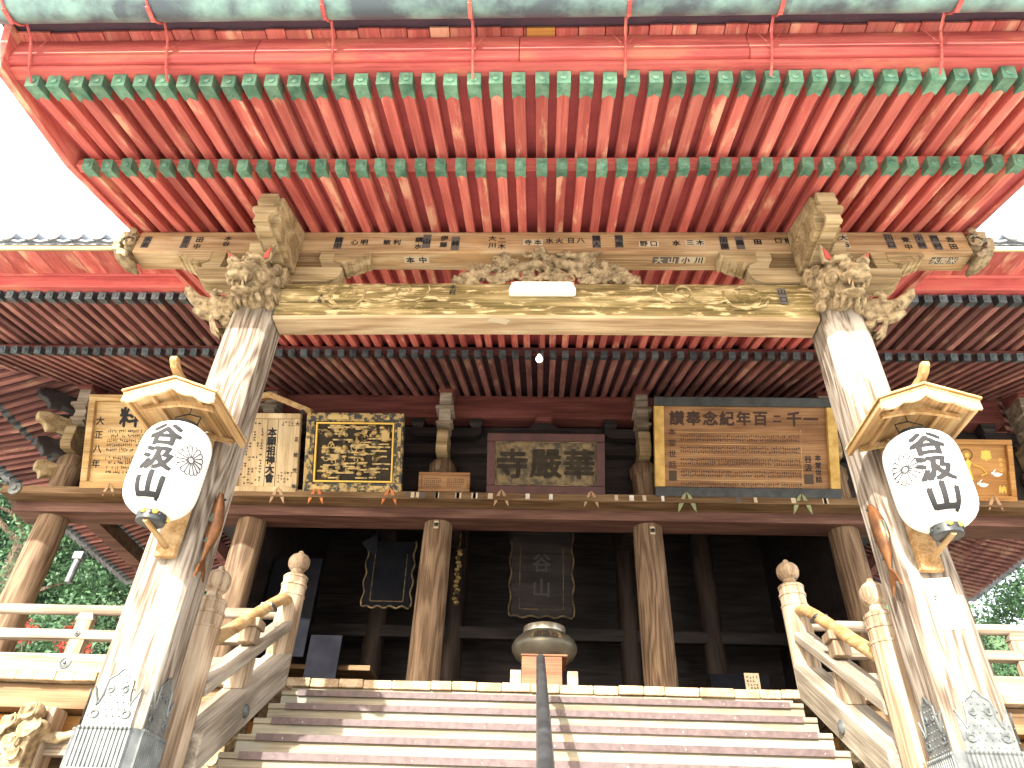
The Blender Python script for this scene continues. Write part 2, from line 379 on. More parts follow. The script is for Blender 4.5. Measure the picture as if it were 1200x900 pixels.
def text_geo(body, size=1.0, bold=0.0, res=2):
    """(verts, faces) of flat writing in the XY plane, centred on the origin; bold thickens the strokes"""
    cu = bpy.data.curves.new('lettering', 'FONT'); cu.body = body; cu.size = size
    cu.align_x = 'CENTER'; cu.align_y = 'CENTER'; cu.resolution_u = res; cu.fill_mode = 'FRONT'
    o = bpy.data.objects.new('lettering', cu); C.objects.link(o)
    dg = bpy.context.evaluated_depsgraph_get()
    me = bpy.data.meshes.new_from_object(o.evaluated_get(dg))
    vs = [v.co.copy() for v in me.vertices]; fs = [tuple(p.vertices) for p in me.polygons]
    bpy.data.objects.remove(o); bpy.data.curves.remove(cu); bpy.data.meshes.remove(me)
    if not vs: return vs, fs
    cx = (min(v.x for v in vs) + max(v.x for v in vs)) / 2; cy = (min(v.y for v in vs) + max(v.y for v in vs)) / 2
    vs = [Vector((v.x - cx, v.y - cy, 0)) for v in vs]
    if not bold: return vs, fs
    ov, of = [], []
    for k, (dx, dy) in enumerate(((0, 0), (1, .6), (-1, -.6), (.5, -1), (-.5, 1))):
        b = len(ov); ov += [v + Vector((dx * bold, dy * bold, 0.0004 * k)) for v in vs]; of += [tuple(i + b for i in f) for f in fs]
    return ov, of

FRONT = Matrix(((1, 0, 0, 0), (0, 0, -1, 0), (0, 1, 0, 0), (0, 0, 0, 1)))   # XY drawing -> XZ plane facing -Y

def spiral(cx, cy, r0, r1, turns, a0=0.0, n=28, flip=1):
    out = []
    for i in range(n + 1):
        t = i / n; r = r0 + (r1 - r0) * t; a = a0 + flip * 2 * pi * turns * t
        out.append((cx + r * cos(a), cy + r * sin(a)))
    return out

def sculpt(name, mb, voxel=0.014, disp=0.012, dscale=0.05):
    """melt overlapping lumps into one carved surface"""
    me = mb.mesh(name, 'carve')
    o = bpy.data.objects.new(name, me); C.objects.link(o)
    r = o.modifiers.new('r', 'REMESH'); r.mode = 'VOXEL'; r.voxel_size = voxel; r.use_smooth_shade = True
    if disp:
        tx = bpy.data.textures.new(name + '_chisel', 'CLOUDS'); tx.noise_scale = dscale; tx.noise_depth = 2
        d = o.modifiers.new('d', 'DISPLACE'); d.texture = tx; d.strength = disp; d.mid_level = 0.5
    dg = bpy.context.evaluated_depsgraph_get()
    out = bpy.data.meshes.new_from_object(o.evaluated_get(dg)); out.name = name
    bpy.data.objects.remove(o); bpy.data.meshes.remove(me)
    return out

# ================================================================== SETTING
BASE_Z, DECK_Z, GROUND_Z = 0.72, 2.03, -1.6
mb = MB(); mb.add([(-400, -300, GROUND_Z), (400, -300, GROUND_Z), (400, 500, GROUND_Z), (-400, 500, GROUND_Z)], [(0, 1, 2, 3)])
tag(mb.build('ground', 'ground'), None, kind='structure')
mb = MB(); mb.box((-16, 4.82, GROUND_Z - 0.2), (16, 26, BASE_Z))
tag(mb.build('stone_terrace', 'stone', bevel=0.02), None, kind='structure')
st = thing('stone_steps', 'pale granite steps climbing to the temple terrace', 'steps', (0, 0.6, GROUND_Z))
nst = 13
for i in range(nst - 1):
    h = (BASE_Z - GROUND_Z) / nst
    mb = MB(); mb.box((-2.3, 0.86 + i * 0.3, GROUND_Z + i * h + (0.0 if i == 0 else 0.004)), (2.3, 4.815, GROUND_Z + (i + 1) * h - 0.004), ch=0.012)
    world_part(mb.build('stone_step', 'stone'), st)

# ================================================================== PORCH
R = 0.1825            # rafter spacing
PX, PY, PW = 2.765, 5.16, 0.21
porch = thing('temple_porch', 'temple entrance porch with red rafters on two weathered square pillars', 'porch', (0, 0, 0))

def rafter_mesh(name, w_, h_, L, mat):
    mb = MB(); mb.box((-w_ / 2, 0, 0), (w_ / 2, L, h_), ch=0.006); return mb.mesh(name, mat)
def cap_mesh(name, w_, h_, mat, ln=0.15):
    w2 = w_ / 2 + 0.005; z0, z1 = -0.005, h_ + 0.004
    mb = MB()
    mb.prism([(-w2, -0.006), (w2, -0.006), (w2, ln), (0, ln * 0.74), (-w2, ln)], z0, z0 + 0.004, 'XY')
    for s in (-1, 1):
        a, b = sorted((s * w2, s * (w2 - 0.004)))
        mb.prism([(-0.006, z0 + 0.004), (ln, z0 + 0.004), (ln * 0.8, z0 + (z1 - z0) * 0.5), (ln, z1), (-0.006, z1)], a, b, 'YZ')
    mb.box((-w2 + 0.004, -0.006, z0 + 0.004), (w2 - 0.004, -0.002, z1))
    mb.lathe([(w_ * 0.30, 0.0), (w_ * 0.30, 0.006), (w_ * 0.22, 0.010)], 12, T(0, -0.006, (z0 + z1) / 2) @ RX(90))
    mb.ell((0, ln * 0.56, z0), (0.010, 0.010, 0.005), 6, 4)
    return mb.mesh(name, mat, True, 30)

KB = (4.018, 5.497, 18.4)                 # porch base rafters: tip (Y, Z) and slope
KF = (3.155, 5.424, 16.5)                 # porch flying rafters
LB = (8.26 - KB[0]) / cos(radians(KB[2])); LF = (4.34 - KF[0]) / cos(radians(KF[2]))
me_kb = rafter_mesh('rafter', 0.088, 0.105, LB, 'red'); me_kf = rafter_mesh('rafter', 0.100, 0.11, LF, 'red')
me_kbc = cap_mesh('rafter_cap', 0.088, 0.105, 'green', 0.135); me_kfc = cap_mesh('rafter_cap', 0.100, 0.11, 'green', 0.165)
KN = 23
for k in range(-KN, KN + 1):
    for (y, z, sl_), me, cm in ((KF, me_kf, me_kfc), (KB, me_kb, me_kbc)):
        x = k * R - 0.02 + random.uniform(-0.006, 0.006)
        # eaves sweep up very slightly toward the ends
        dz = 0.0 if abs(k) < 12 else 0.0016 * (abs(k) - 12) ** 1.35 * 0.5
        o = link('rafter', me, porch, (x, y + random.uniform(-0.008, 0.008), z + dz), (radians(sl_ + random.uniform(-.12, .12)), 0, radians(random.uniform(-.35, .35))))
        link('rafter_cap', cm, o)

def slab(y0, z0, y1, z1, x0, x1, th):
    d = Vector((0, y1 - y0, z1 - z0)).normalized(); nrm = Vector((0, -d.z, d.y)) * th
    return [(y0, z0), (y1, z1), (y1 + nrm.y, z1 + nrm.z), (y0 + nrm.y, z0 + nrm.z)]
EDGE = 4.40
# sheathing above the rafters
tb, tf = tan(radians(KB[2])), tan(radians(KF[2]))
mb = MB(); mb.prism(slab(4.06, KB[1] + 0.112 + tb * 0.04 + 0.012, 8.26, KB[1] + 0.124 + tb * (8.26 - KB[0]), 0, 0, 0.02), -EDGE, EDGE); mb.build('sheathing', 'red_deck', porch)
mb = MB(); mb.prism(slab(3.16, KF[1] + 0.128, 4.6, KF[1] + 0.128 + tf * (4.6 - KF[0]), 0, 0, 0.02), -EDGE, EDGE); mb.build('sheathing', 'red_deck', porch)
# kioi: purlin carried by base rafter ends, under the flying rafters
mb = MB(); mb.box((-EDGE + .02, 4.045, KB[1] + 0.128), (EDGE - .02, 4.14, KB[1] + 0.205)); mb.build('eave_purlin', 'red_x', porch, bevel=0.006)
# kayaoi on the flying rafter ends, in lengths, then eave boards, an added sun-blocking plate and the copper roof
xs = [-EDGE - 0.1, -2.35, -0.2, 1.62, EDGE + 0.1]
for a, b in zip(xs, xs[1:]):
    mb = MB(); mb.prism([(3.02, 5.575), (3.20, 5.60), (3.20, 5.82), (2.99, 5.855), (2.99, 5.62)], a + 0.002, b - 0.002); mb.build('fascia_beam', 'red_x', porch, bevel=0.008)
mb = MB(); mb.prism([(3.05, 5.535), (3.16, 5.55), (3.16, 5.598), (3.05, 5.573)], -EDGE, EDGE); mb.build('fascia_batten', 'red_x', porch, bevel=0.004)
x = -EDGE - 0.1; k = 0
while x < EDGE + 0.1:
    wd = random.choice((0.165, 0.185, 0.2, 0.22)) ; x1 = min(x + wd, EDGE + 0.1)
    if x <= -0.15 < x1: x1 = -0.15 if x < -0.15 else 0.09
    zz = 5.862 + random.uniform(-0.004, 0.004)
    mb = MB(); mb.box((x + 0.004, 2.925 + random.uniform(-.01, .01), zz), (x1 - 0.003, 3.3, zz + 0.03), ch=0.003)
    o = mb.build('eave_board', 'orange_wood' if x == -0.15 else 'red', porch)
    if x == -0.15: tag(o, 'unpainted replacement board of bright tan wood')
    x = x1
mb = MB(); mb.prism([(2.80, 5.91), (3.6, 5.91), (3.6, 6.05), (2.77, 6.01)], -EDGE - 0.12, EDGE + 0.12); mb.build('eave_layer', 'dark_deck', porch)
mb = MB(); mb.box((-EDGE - 0.12, 2.752, 5.80), (EDGE + 0.12, 2.766, 6.005)); mb.build('sun_block_plate', 'copper', porch)  # unseen plate added behind the gutter to keep sun off the fascia
mb = MB(); mb.prism([(2.74, 6.015), (3.6, 6.055), (8.6, 8.1), (8.6, 8.22), (2.74, 6.20)], -EDGE - 0.14, EDGE + 0.14); mb.build('copper_roof', 'copper', porch)
# gutter: sheet half pipe in lengths, hung on iron straps
def gutter(x0, x1):
    mb = MB(); n = 14; cy, cz, r1, r0 = 2.635, 5.77, 0.15, 0.14
    ring = [(cy + r1 * cos(pi + pi * i / n), cz + r1 * sin(pi + pi * i / n)) for i in range(n + 1)] + [(cy + r0 * cos(2 * pi - pi * i / n), cz + r0 * sin(2 * pi - pi * i / n)) for i in range(n + 1)]
    mb.prism(ring, x0, x1); return mb
gx = [-EDGE - 0.1, -3.35, -1.72, -0.55, 0.62, 1.85, 3.3, EDGE + 0.1]
for a, b in zip(gx, gx[1:]): gutter(a, b + 0.0).build('gutter', 'copper', porch, True, 30)
for xg in (-4.2, -3.06, -1.70, -0.57, 0.64, 1.78, 3.08, 4.2):
    mb = MB()
    n = 10
    pts = [(2.635 + 0.158 * cos(pi + pi * i / n), 5.77 + 0.158 * sin(pi + pi * i / n)) for i in range(n + 1)]
    prof = pts + [(2.90, 5.72), (3.04, 5.50), (3.12, 5.44)]
    mb.tube([(xg, y, z) for y, z in prof], 0.011, 6)
    mb.box((xg - 0.016, 2.60, 5.600), (xg + 0.016, 2.72, 5.615))
    mb.tube([(xg, 2.97, 5.63), (xg - 0.14, 2.93, 5.855)], 0.002, 4); mb.tube([(xg, 2.97, 5.63), (xg + 0.14, 2.93, 5.855)], 0.002, 4)
    mb.build('gutter_strap', 'red_x', porch, True)
# verge boards
for s in (-1, 1):
    mb = MB()
    a, b = sorted((s * (EDGE), s * (EDGE + 0.07)))
    mb.prism([(3.0, 5.47), (4.05, 5.60), (8.3, 6.99), (8.3, 7.5), (4.0, 6.15), (2.85, 5.88)], a, b)
    mb.build('verge_board', 'red', porch, bevel=0.006)


# eave beam (with name slips) and its scrolled ends
eb = MB(); eb.box((-4.27, 5.05, 5.53), (4.27, 5.30, 5.842)); eave_beam = eb.build('eave_beam', 'beam', porch, bevel=0.012)
def scroll_end(s):
    mb = MB()
    cs = [(4.33, 5.80, .055), (4.40, 5.74, .058), (4.45, 5.65, .056), (4.43, 5.56, .058), (4.36, 5.49, .052), (4.29, 5.455, .042), (4.32, 5.65, .10)]
    for x, z, r in cs:
        mb.ell((s * x, 5.16, z), (r, 0.15, r), 12, 8)
    for x, z, r in cs:
        pts = spiral(s * x, z, r * 0.92, r * 0.2, 1.4, 0.5 if s > 0 else pi - 0.5, 22, s)
        mb.tube([(a, 5.005, b) for a, b in pts], 0.012, 5)
    return mb
for s in (-1, 1):
    link('beam_scroll', sculpt('beam_scroll', scroll_end(s), 0.011, 0.006), eave_beam)
slips = []
rnd = random.Random(3)
def name_slip(body, x, z, w_, h_, horiz, paper, parent, y, bottom=False, yb=None, ink='ink'):
    mb = MB(); mb.cur = 0
    M4 = T(x, y - 0.003, z) @ FRONT if not bottom else T(x, yb, z - 0.003) @ RX(180)
    if paper: mb.add([(-w_ / 2, -h_ / 2, 0), (w_ / 2, -h_ / 2, 0), (w_ / 2, h_ / 2, 0), (-w_ / 2, h_ / 2, 0)], [(0, 1, 2, 3)], M4)
    mb.cur = 1
    n = len(body); cell = (w_ if horiz else h_) / n
    for i, ch in enumerate(body):
        vs, fs = text_geo(ch, min(cell, h_ if horiz else w_) * 0.98, 0.02 * cell)
        cx, cy = ((-w_ / 2 + cell * (i + .5), 0) if horiz else (0, h_ / 2 - cell * (i + .5)))
        mb.add([(v.x + cx, v.y + cy, 0.0015 + v.z) for v in vs], fs, M4)
    return mb.build('name_slip', [paper or 'slip_pale', ink], parent)
front_slips = [(-4.16, '水本', 0, 'slip_dark'), (-3.74, '水谷八', 0, 'slip_dark'), (-3.60, '田中', 0, None), (-3.30, '木谷', 0, None), (-2.12, '講中', 0, 'slip_dark'), (-1.90, '心明', 1, None), (-1.56, '敏利', 1, None),
               (-1.28, '講水', 0, None), (-1.20, '山', 0, 'slip_dark'), (-1.02, '伊藤', 0, None), (-0.9, '林', 0, 'slip_dark'), (-0.52, '大川', 0, None), (-0.42, '二木', 0, None), (-0.10, '寺本', 1, 'slip_pale'), (0.12, '水火', 1, None), (0.34, '日八', 1, None),
               (0.55, '講人', 0, 'slip_dark'), (0.78, '地奥', 0, 'slip_dark'), (1.08, '野口', 1, 'slip_pale'), (1.36, '水', 0, None), (1.55, '三木', 1, 'slip_pale'), (1.84, '加藤', 0, 'slip_dark'), (2.0, '森', 0, 'slip_dark'), (2.18, '田', 0, None), (2.44, '口橋', 1, None),
               (3.05, '大谷', 0, 'slip_pale'), (3.5, '川口', 0, 'slip_dark'), (3.66, '東中', 0, None), (3.80, '小林', 0, 'slip_dark'), (3.95, '西村', 0, 'slip_dark'), (4.10, '吉田', 0, None)]
for x, b, hz, pap in front_slips:
    hh = rnd.uniform(0.16, 0.23)
    if hz: name_slip(b, x, 5.68 + rnd.uniform(-.03, .03), 0.2, 0.085, True, pap, eave_beam, 5.05)
    else: name_slip(b, x, 5.68 + rnd.uniform(-.02, .02), 0.085, hh, False, pap, eave_beam, 5.05, ink='ink' if pap != 'slip_dark' else 'ink')
for x, b, pap in ((-3.6, '三四卓', 'slip_pale'), (1.25, '大山', 'slip_dark'), (1.52, '小川', 'slip_pale'), (4.02, '水間米', 'slip_dark'), (-1.3, '本中', 'slip_pale')):
    name_slip(b, x, 5.53, 0.26, 0.09, True, pap, eave_beam, 0, True, 5.15, ink='ink' if pap == 'slip_pale' else 'slip_pale')

# bracket sets over each pillar
def arm_profile(x0, x1, z0, z1, rr=0.11):
    """boat-shaped bracket arm seen from the front"""
    n = 5; out = []
    for i in range(n + 1):
        a = pi / 2 * i / n; out.append((x1 - rr + rr * sin(a), z0 + rr - rr * cos(a)))
    out.append((x1, z1)); out.append((x0, z1))
    for i in range(n, -1, -1):
        a = pi / 2 * i / n; out.append((x0 + rr - rr * sin(a), z0 + rr - rr * cos(a)))
    return out
def block(cx, cy, z0, w_, h_, d_=None):
    d_ = d_ or w_; q = w_ / 2; r_ = d_ / 2; k = h_ * 0.45
    mb = MB()
    lo = 0.72
    vs = []
    for z, f in ((z0, lo), (z0 + k * 0.5, lo + 0.09), (z0 + k, 1.0), (z0 + h_, 1.0)):
        vs += [(cx - q * f, cy - r_ * f, z), (cx + q * f, cy - r_ * f, z), (cx + q * f, cy + r_ * f, z), (cx - q * f, cy + r_ * f, z)]
    fs = [(3, 2, 1, 0), (12, 13, 14, 15)]
    for i in range(3):
        for j in range(4): fs.append((i * 4 + j, i * 4 + (j + 1) % 4, i * 4 + 4 + (j + 1) % 4, i * 4 + 4 + j))
    return mb.add(vs, fs)

def lock(mb, x, y, z, r, side, r_):
    """one curled lock of mane: a boss with a spiral ridge"""
    mb.ell((x, y, z), (r * .75, r, r), 10, 7)
    sp = spiral(y, z, r * 1.0, r * 0.15, 1.5, r_.uniform(0, 6.28), 18)
    mb.tube([(x + side * r * .55, a_, b_) for a_, b_ in sp], r * .17, 5)
def beast(seed):
    """guardian lion head looking along -Y: broad brow, round eyes, flat snout, fangs, ears and curled mane"""
    r_ = random.Random(seed); mb = MB()
    mb.ell((0, 0.0, 0.02), (0.185, 0.22, 0.19), 16, 12); mb.ell((0, 0.10, -0.08), (0.19, 0.20, 0.22), 14, 10)
    mb.ell((0, -0.20, 0.045), (0.10, 0.10, 0.055), 12, 8)                       # bridge of the nose
    mb.ell((0, -0.30, 0.0), (0.095, 0.075, 0.055), 14, 8); mb.ell((0, -0.26, -0.05), (0.135, 0.11, 0.055), 14, 8)
    mb.ell((0, -0.365, 0.012), (0.055, 0.03, 0.028), 10, 6)
    mb.ell((0, -0.20, -0.175), (0.105, 0.115, 0.035), 14, 8)                    # jaw, mouth left open
    mb.ell((0, -0.12, -0.13), (0.12, 0.08, 0.09), 10, 8)
    for s in (-1, 1):
        mb.tube([(s * 0.03, -0.225, 0.105), (s * 0.08, -0.235, 0.135), (s * 0.14, -0.20, 0.14), (s * 0.175, -0.14, 0.11)], [0.022, 0.034, 0.032, 0.015], 8)
        mb.ell((s * 0.082, -0.205, 0.075), (0.038, 0.038, 0.034), 10, 8)
        mb.ell((s * 0.045, -0.365, -0.012), (0.026, 0.024, 0.020), 8, 6)
        mb.ell((s * 0.145, -0.12, -0.03), (0.055, 0.085, 0.06), 10, 8)
        mb.tube([(s * 0.085, -0.305, -0.075), (s * 0.085, -0.305, -0.145)], [0.018, 0.006], 6)
        mb.tube([(s * 0.05, -0.295, -0.150), (s * 0.05, -0.295, -0.105)], [0.016, 0.006], 6)
        mb.prism([(s * 0.10, 0.12), (s * 0.20, 0.13), (s * 0.235, 0.30), (s * 0.15, 0.22)], -0.11, -0.06, 'XZ')
        for (y, z, r) in ((-0.03, -0.15, .06), (0.06, -0.02, .062), (-0.02, 0.06, .048), (0.08, 0.12, .06), (0.09, -0.17, .065), (0.0, -0.25, .055), (0.16, 0.03, .06), (0.17, -0.12, .06)):
            lock(mb, s * (0.165 + r_.uniform(-.01, .015)), y, z, r, s, r_)
    for i in range(5):
        x = -0.12 + 0.06 * i; mb.tube([(x, -0.17, -0.195), (x * 1.15, -0.15, -0.25), (x * 1.1, -0.10, -0.29)], [0.026, 0.022, 0.006], 7)
        mb.ell((x, -0.03 - 0.04 * (2 - abs(i - 2)), 0.185 + 0.012 * (2 - abs(i - 2))), (0.036, 0.05, 0.036), 8, 6)
    return sculpt('beast_carving', mb, 0.0078, 0.004, 0.025)
def long_beast(seed):
    """dragon-like beast looking along -Y: lifted snout, horns, beard, clouds curling behind the jaw"""
    r_ = random.Random(seed); mb = MB()
    mb.ell((0, 0.06, -0.04), (0.14, 0.20, 0.19), 14, 10); mb.ell((0, -0.09, 0.0), (0.125, 0.15, 0.12), 14, 10)
    mb.tube([(0, -0.13, 0.0), (0, -0.24, -0.005), (0, -0.33, 0.03), (0, -0.40, 0.09)], [0.10, 0.082, 0.066, 0.056], 12)
    mb.ell((0, -0.425, 0.115), (0.07, 0.05, 0.05), 12, 8)
    mb.tube([(0, -0.12, -0.11), (0, -0.24, -0.12), (0, -0.33, -0.08)], [0.07, 0.05, 0.03], 10)
    for s in (-1, 1):
        mb.tube([(s * 0.06, -0.22, 0.085), (s * 0.11, -0.17, 0.115), (s * 0.13, -0.09, 0.10)], [0.02, 0.03, 0.014], 7)
        mb.ell((s * 0.09, -0.17, 0.065), (0.032, 0.036, 0.03), 10, 7); mb.ell((s * 0.042, -0.45, 0.135), (0.024, 0.022, 0.02), 8, 6)
        mb.tube([(s * 0.07, -0.28, -0.035), (s * 0.075, -0.29, -0.085)], [0.016, 0.005], 6)
        mb.tube([(s * 0.07, -0.06, 0.10), (s * 0.10, 0.02, 0.18), (s * 0.11, 0.12, 0.20)], [0.03, 0.024, 0.008], 7)
        for (y, z, r) in ((0.0, -0.14, .06), (0.10, 0.02, .06), (0.13, -0.14, .06), (0.02, -0.25, .05), (-0.07, -0.20, .045), (0.17, 0.10, .05), (0.12, -0.28, .05)):
            lock(mb, s * (0.12 + r_.uniform(-.01, .015)), y, z, r, s, r_)
    for i in range(4): mb.tube([(0.03 * (i - 1.5), -0.14, -0.16), (0.04 * (i - 1.5), -0.10, -0.26), (0.04 * (i - 1.5), -0.02, -0.33 - .02 * (i % 2))], [0.03, 0.026, 0.006], 7)
    return sculpt('beast_carving', mb, 0.0078, 0.004, 0.025)
me_lion, me_long = beast(1), long_beast(2)

for s in (-1, 1):
    cx = s * PX
    blk = block(cx, 5.17, 4.96, 0.52, 0.20); blk.build('bearing_block', 'bracket', porch, bevel=0.006)
    mb = MB(); mb.prism(arm_profile(cx - 0.74, cx + 0.74, 5.135, 5.335, 0.15), 5.07, 5.27, 'XZ'); mb.build('bracket_arm', 'bracket', porch, bevel=0.006)
    mb = MB(); mb.prism([(4.72, 5.30), (4.76, 5.20), (4.88, 5.135), (5.6, 5.135), (5.6, 5.335), (4.72, 5.335)], cx - 0.09, cx + 0.09); mb.build('bracket_arm', 'bracket', porch, bevel=0.006)
    for dx in (-0.62, 0.0, 0.62):
        block(cx + dx, 5.17, 5.337, 0.26, 0.19).build('bearing_block', 'bracket', porch, bevel=0.005)
    # curled corbels under the beam, one on each side of the set
    for d in (-1, 1):
        mb = MB(); x0 = cx + d * 0.74
        prof = [(0, 5.36), (0.13, 5.40), (0.22, 5.46), (0.26, 5.528), (-0.10, 5.528), (-0.10, 5.40)]
        mb.prism([(x0 + d * a, b) for a, b in prof], 5.035, 5.24, 'XZ')
        for i in range(4):
            mb.tube([(x0 + d * (0.02 + 0.07 * i), 5.03, 5.37 + 0.035 * i), (x0 + d * (0.02 + 0.07 * i), 5.24, 5.37 + 0.035 * i)], 0.03, 6)
        mb.build('corbel', 'bracket', porch, True, 50)
    # forward nose on top, touching the rafters
    mb = MB(); fx = s * 2.60
    mb.prism([(4.40, 5.585), (4.40, 5.36), (4.47, 5.34), (4.47, 5.21), (5.04, 5.21), (5.04, 5.80)], fx - 0.112, fx + 0.112)
    mb.box((fx - 0.128, 4.385, 5.49), (fx + 0.128, 5.03, 5.545))
    mb.build('bracket_nose', 'bracket', porch, bevel=0.008)
    mb = MB(); nz_ = [(-0.085, 5.56), (0.085, 5.56), (0.085, 5.44), (0.07, 5.39), (0.12, 5.375), (0.12, 5.33), (0.085, 5.29), (0.065, 5.23), (0.075, 5.165), (-0.075, 5.165), (-0.065, 5.23), (-0.085, 5.29), (-0.12, 5.33), (-0.12, 5.375), (-0.07, 5.39), (-0.085, 5.44)]
    mb.prism([(fx + a, b) for a, b in nz_], 4.33, 4.384, 'XZ'); mb.box((fx - 0.065, 4.386, 5.165), (fx + 0.065, 4.9, 5.208))
    mb.build('bracket_nose_front', 'bracket', porch, bevel=0.008)
    o = link('beast_carving', me_lion, porch, (cx + s * -0.02, 4.84, 4.90), (radians(24), 0, radians(s * 8)), (1.02, 1.02, 1.02)); 
    for q in (-1, 1):
        mb = MB(); mb.prism([(q * 0.135, 0.155), (q * 0.19, 0.165), (q * 0.215, 0.265), (q * 0.16, 0.215)], -0.122, -0.111, 'XZ'); mb.build('ear_lining', 'earear', o)
    link('beast_carving', me_long, porch, (cx + s * 0.26, 5.10, 4.76), (0, radians(0), radians(s * 72)), (0.98, 0.98, 0.98))

# pillars with iron shoes
def shoe_plate(hw):
    """half-outline of the iron plate: u in 0..hw, height above the ribbed band"""
    q = [(0, .36), (.12, .345), (.25, .318), (.40, .305), (.52, .285), (.545, .245), (.55, .20), (.60, .165), (.65, .14), (.69, .13), (.73, .155), (.84, .185), (.93, .225), (.985, .24)]
    return [(u * hw, h) for u, h in q]
def shoe(parent):
    band0, band1 = BASE_Z, 0.985
    mb = MB(); o_ = PW + 0.012
    c = 0.055
    # ribbed band: chamfered square ring
    ring = [(o_ - c, -o_), (o_, -o_ + c), (o_, o_ - c), (o_ - c, o_), (-o_ + c, o_), (-o_, o_ - c), (-o_, -o_ + c), (-o_ + c, -o_)]
    mb.prism(ring, band0, band1, 'XY')
    for face in range(4):
        Mf = RZ(90 * face)
        n = 13
        for i in range(n):
            u = -0.165 + 0.33 * i / (n - 1)
            mb.tube([(u, -o_ - 0.002, band0 + 0.03), (u, -o_ - 0.002, band1 - 0.01)], 0.010, 6, Mf)
            mb.ell((u, -o_ - 0.006, band1 - 0.008), 0.014, 6, 4, Mf)
        mb.box((-o_ + c, -o_ - 0.012, band0), (o_ - c, -o_ - 0.001, band0 + 0.03), Mf)
        half = shoe_plate(PW - 0.05)
        out = [(-u, h) for u, h in half[::-1]] + half[1:]
        poly = [(u, band1 + h) for u, h in out] + [(PW - 0.055, band1 + 0.001), (-PW + 0.055, band1 + 0.001)]
        # plate as strips so the outline stays true
        pv, pf = [], []
        for u, h in out: pv += [(u, -PW - 0.008, band1 - 0.01), (u, -PW - 0.008, band1 + h)]
        for i in range(len(out) - 1): pf.append((2 * i, 2 * i + 2, 2 * i + 3, 2 * i + 1))
        mb.add(pv, pf, Mf)
        mb.tube([(u, -PW - 0.010, band1 + h) for u, h in out], 0.008, 5, Mf)
        for s in (-1, 1):
            mb.tube([(a, -PW - 0.012, b) for a, b in spiral(s * 0.052, band1 + 0.225, 0.026, 0.008, 1.1, 1.2, 12, s)], 0.006, 5, Mf)
            mb.tube([(s * 0.105 + 0.026 * cos(t * 0.7854), -PW - 0.012, band1 + 0.075 + 0.022 * sin(t * 0.7854)) for t in range(9)], 0.007, 5, Mf)
        for iu in range(-4, 5):
            for ih in range(8):
                u, h = iu * 0.042 + (0.02 if ih % 2 else 0), 0.022 + ih * 0.042
                lim = max((hh for uu, hh in half if abs(uu - abs(u)) < 0.022), default=0)
                if h < lim - 0.02 and abs(u) < PW - 0.06: mb.ell((u, -PW - 0.009, band1 + h), (0.006, 0.006, 0.006), 6, 4, Mf)
    return mb.build('iron_shoe', 'iron', parent, True, 35)
pillars = []
for s in (-1, 1):
    c = 0.06
    ring = [(PW - c, -PW), (PW, -PW + c), (PW, PW - c), (PW - c, PW), (-PW + c, PW), (-PW, PW - c), (-PW, -PW + c), (-PW + c, -PW)]
    mb = MB()
    # slight irregular taper in sections
    zs = [BASE_Z + 0.001, 1.6, 2.6, 3.6, 4.5, 4.958]
    for j in range(len(zs)):
        f = 1.0 - 0.012 * j
        mb.v += [(a * f, b * f, zs[j]) for a, b in ring]
    for j in range(len(zs) - 1):
        for i in range(8): mb.f.append((j * 8 + i, j * 8 + (i + 1) % 8, j * 8 + 8 + (i + 1) % 8, j * 8 + 8 + i)); mb.mi.append(0)
    mb.f += [tuple(range(7, -1, -1)), tuple(len(zs) * 8 - 8 + i for i in range(8))]; mb.mi += [0, 0]
    p = mb.build('pillar', 'pillar', porch, bevel=0.01); p.location = (s * PX, PY, 0)
    shoe(p); pillars.append(p)
    mb = MB(); mb.lathe([(0.40, BASE_Z - 0.12), (0.42, BASE_Z - 0.05), (0.40, BASE_Z - 0.002)], 24)
# pasted sheet on the right pillar
mb = MB(); mb.cur = 0
mb.add([(-0.075, -PW - 0.003, 1.72), (0.115, -PW - 0.003, 1.74), (0.105, -PW - 0.003, 2.10), (-0.09, -PW - 0.003, 2.08)], [(0, 1, 2, 3)]); mb.cur = 1
r_ = random.Random(5)
for j in range(10):
    z = 2.05 - j * 0.031; x = -0.04
    for q in range(2):
        a = (x + r_.uniform(-.02, .02), -PW - 0.005, z + r_.uniform(-.01, .01)); b = (x + r_.uniform(-.025, .025), -PW - 0.005, z + r_.uniform(-.018, .018))
        mb.tube([a, b], 0.0028, 4)
o = mb.build('paper_sheet', ['paper_old', 'ink'], pillars[1])

# tie beam with carved scrolls
def tie_section(x):
    arch = 0.04 * (1 - (x / 2.56) ** 2)
    z0, z1 = 4.585 + arch * 0.6, 5.055 + arch * 0.35
    f = 4.985
    return [(f + 0.045, z0), (f + 0.02, z0 + 0.02), (f + 0.012, z0 + 0.085), (f + 0.03, z0 + 0.10), (f + 0.008, z0 + 0.118), (f, z0 + 0.165), (f + 0.02, z0 + 0.18), (f - 0.004, z0 + 0.20),
            (f - 0.012, (z0 + z1) / 2 + 0.05), (f + 0.01, z1 - 0.06), (f + 0.05, z1), (5.26, z1), (5.285, z1 - 0.05), (5.29, z0 + 0.05), (5.26, z0)]
mb = MB(); nx = 30
for i in range(nx + 1):
    x = -2.552 + 5.104 * i / nx
    mb.v += [(x, y, z) for y, z in tie_section(x)]
k = len(tie_section(0))
for i in range(nx):
    for j in range(k): mb.f.append((i * k + j, i * k + (j + 1) % k, (i + 1) * k + (j + 1) % k, (i + 1) * k + j)); mb.mi.append(0)
mb.f += [tuple(range(k)), tuple(nx * k + j for j in range(k - 1, -1, -1))]; mb.mi += [0, 0]
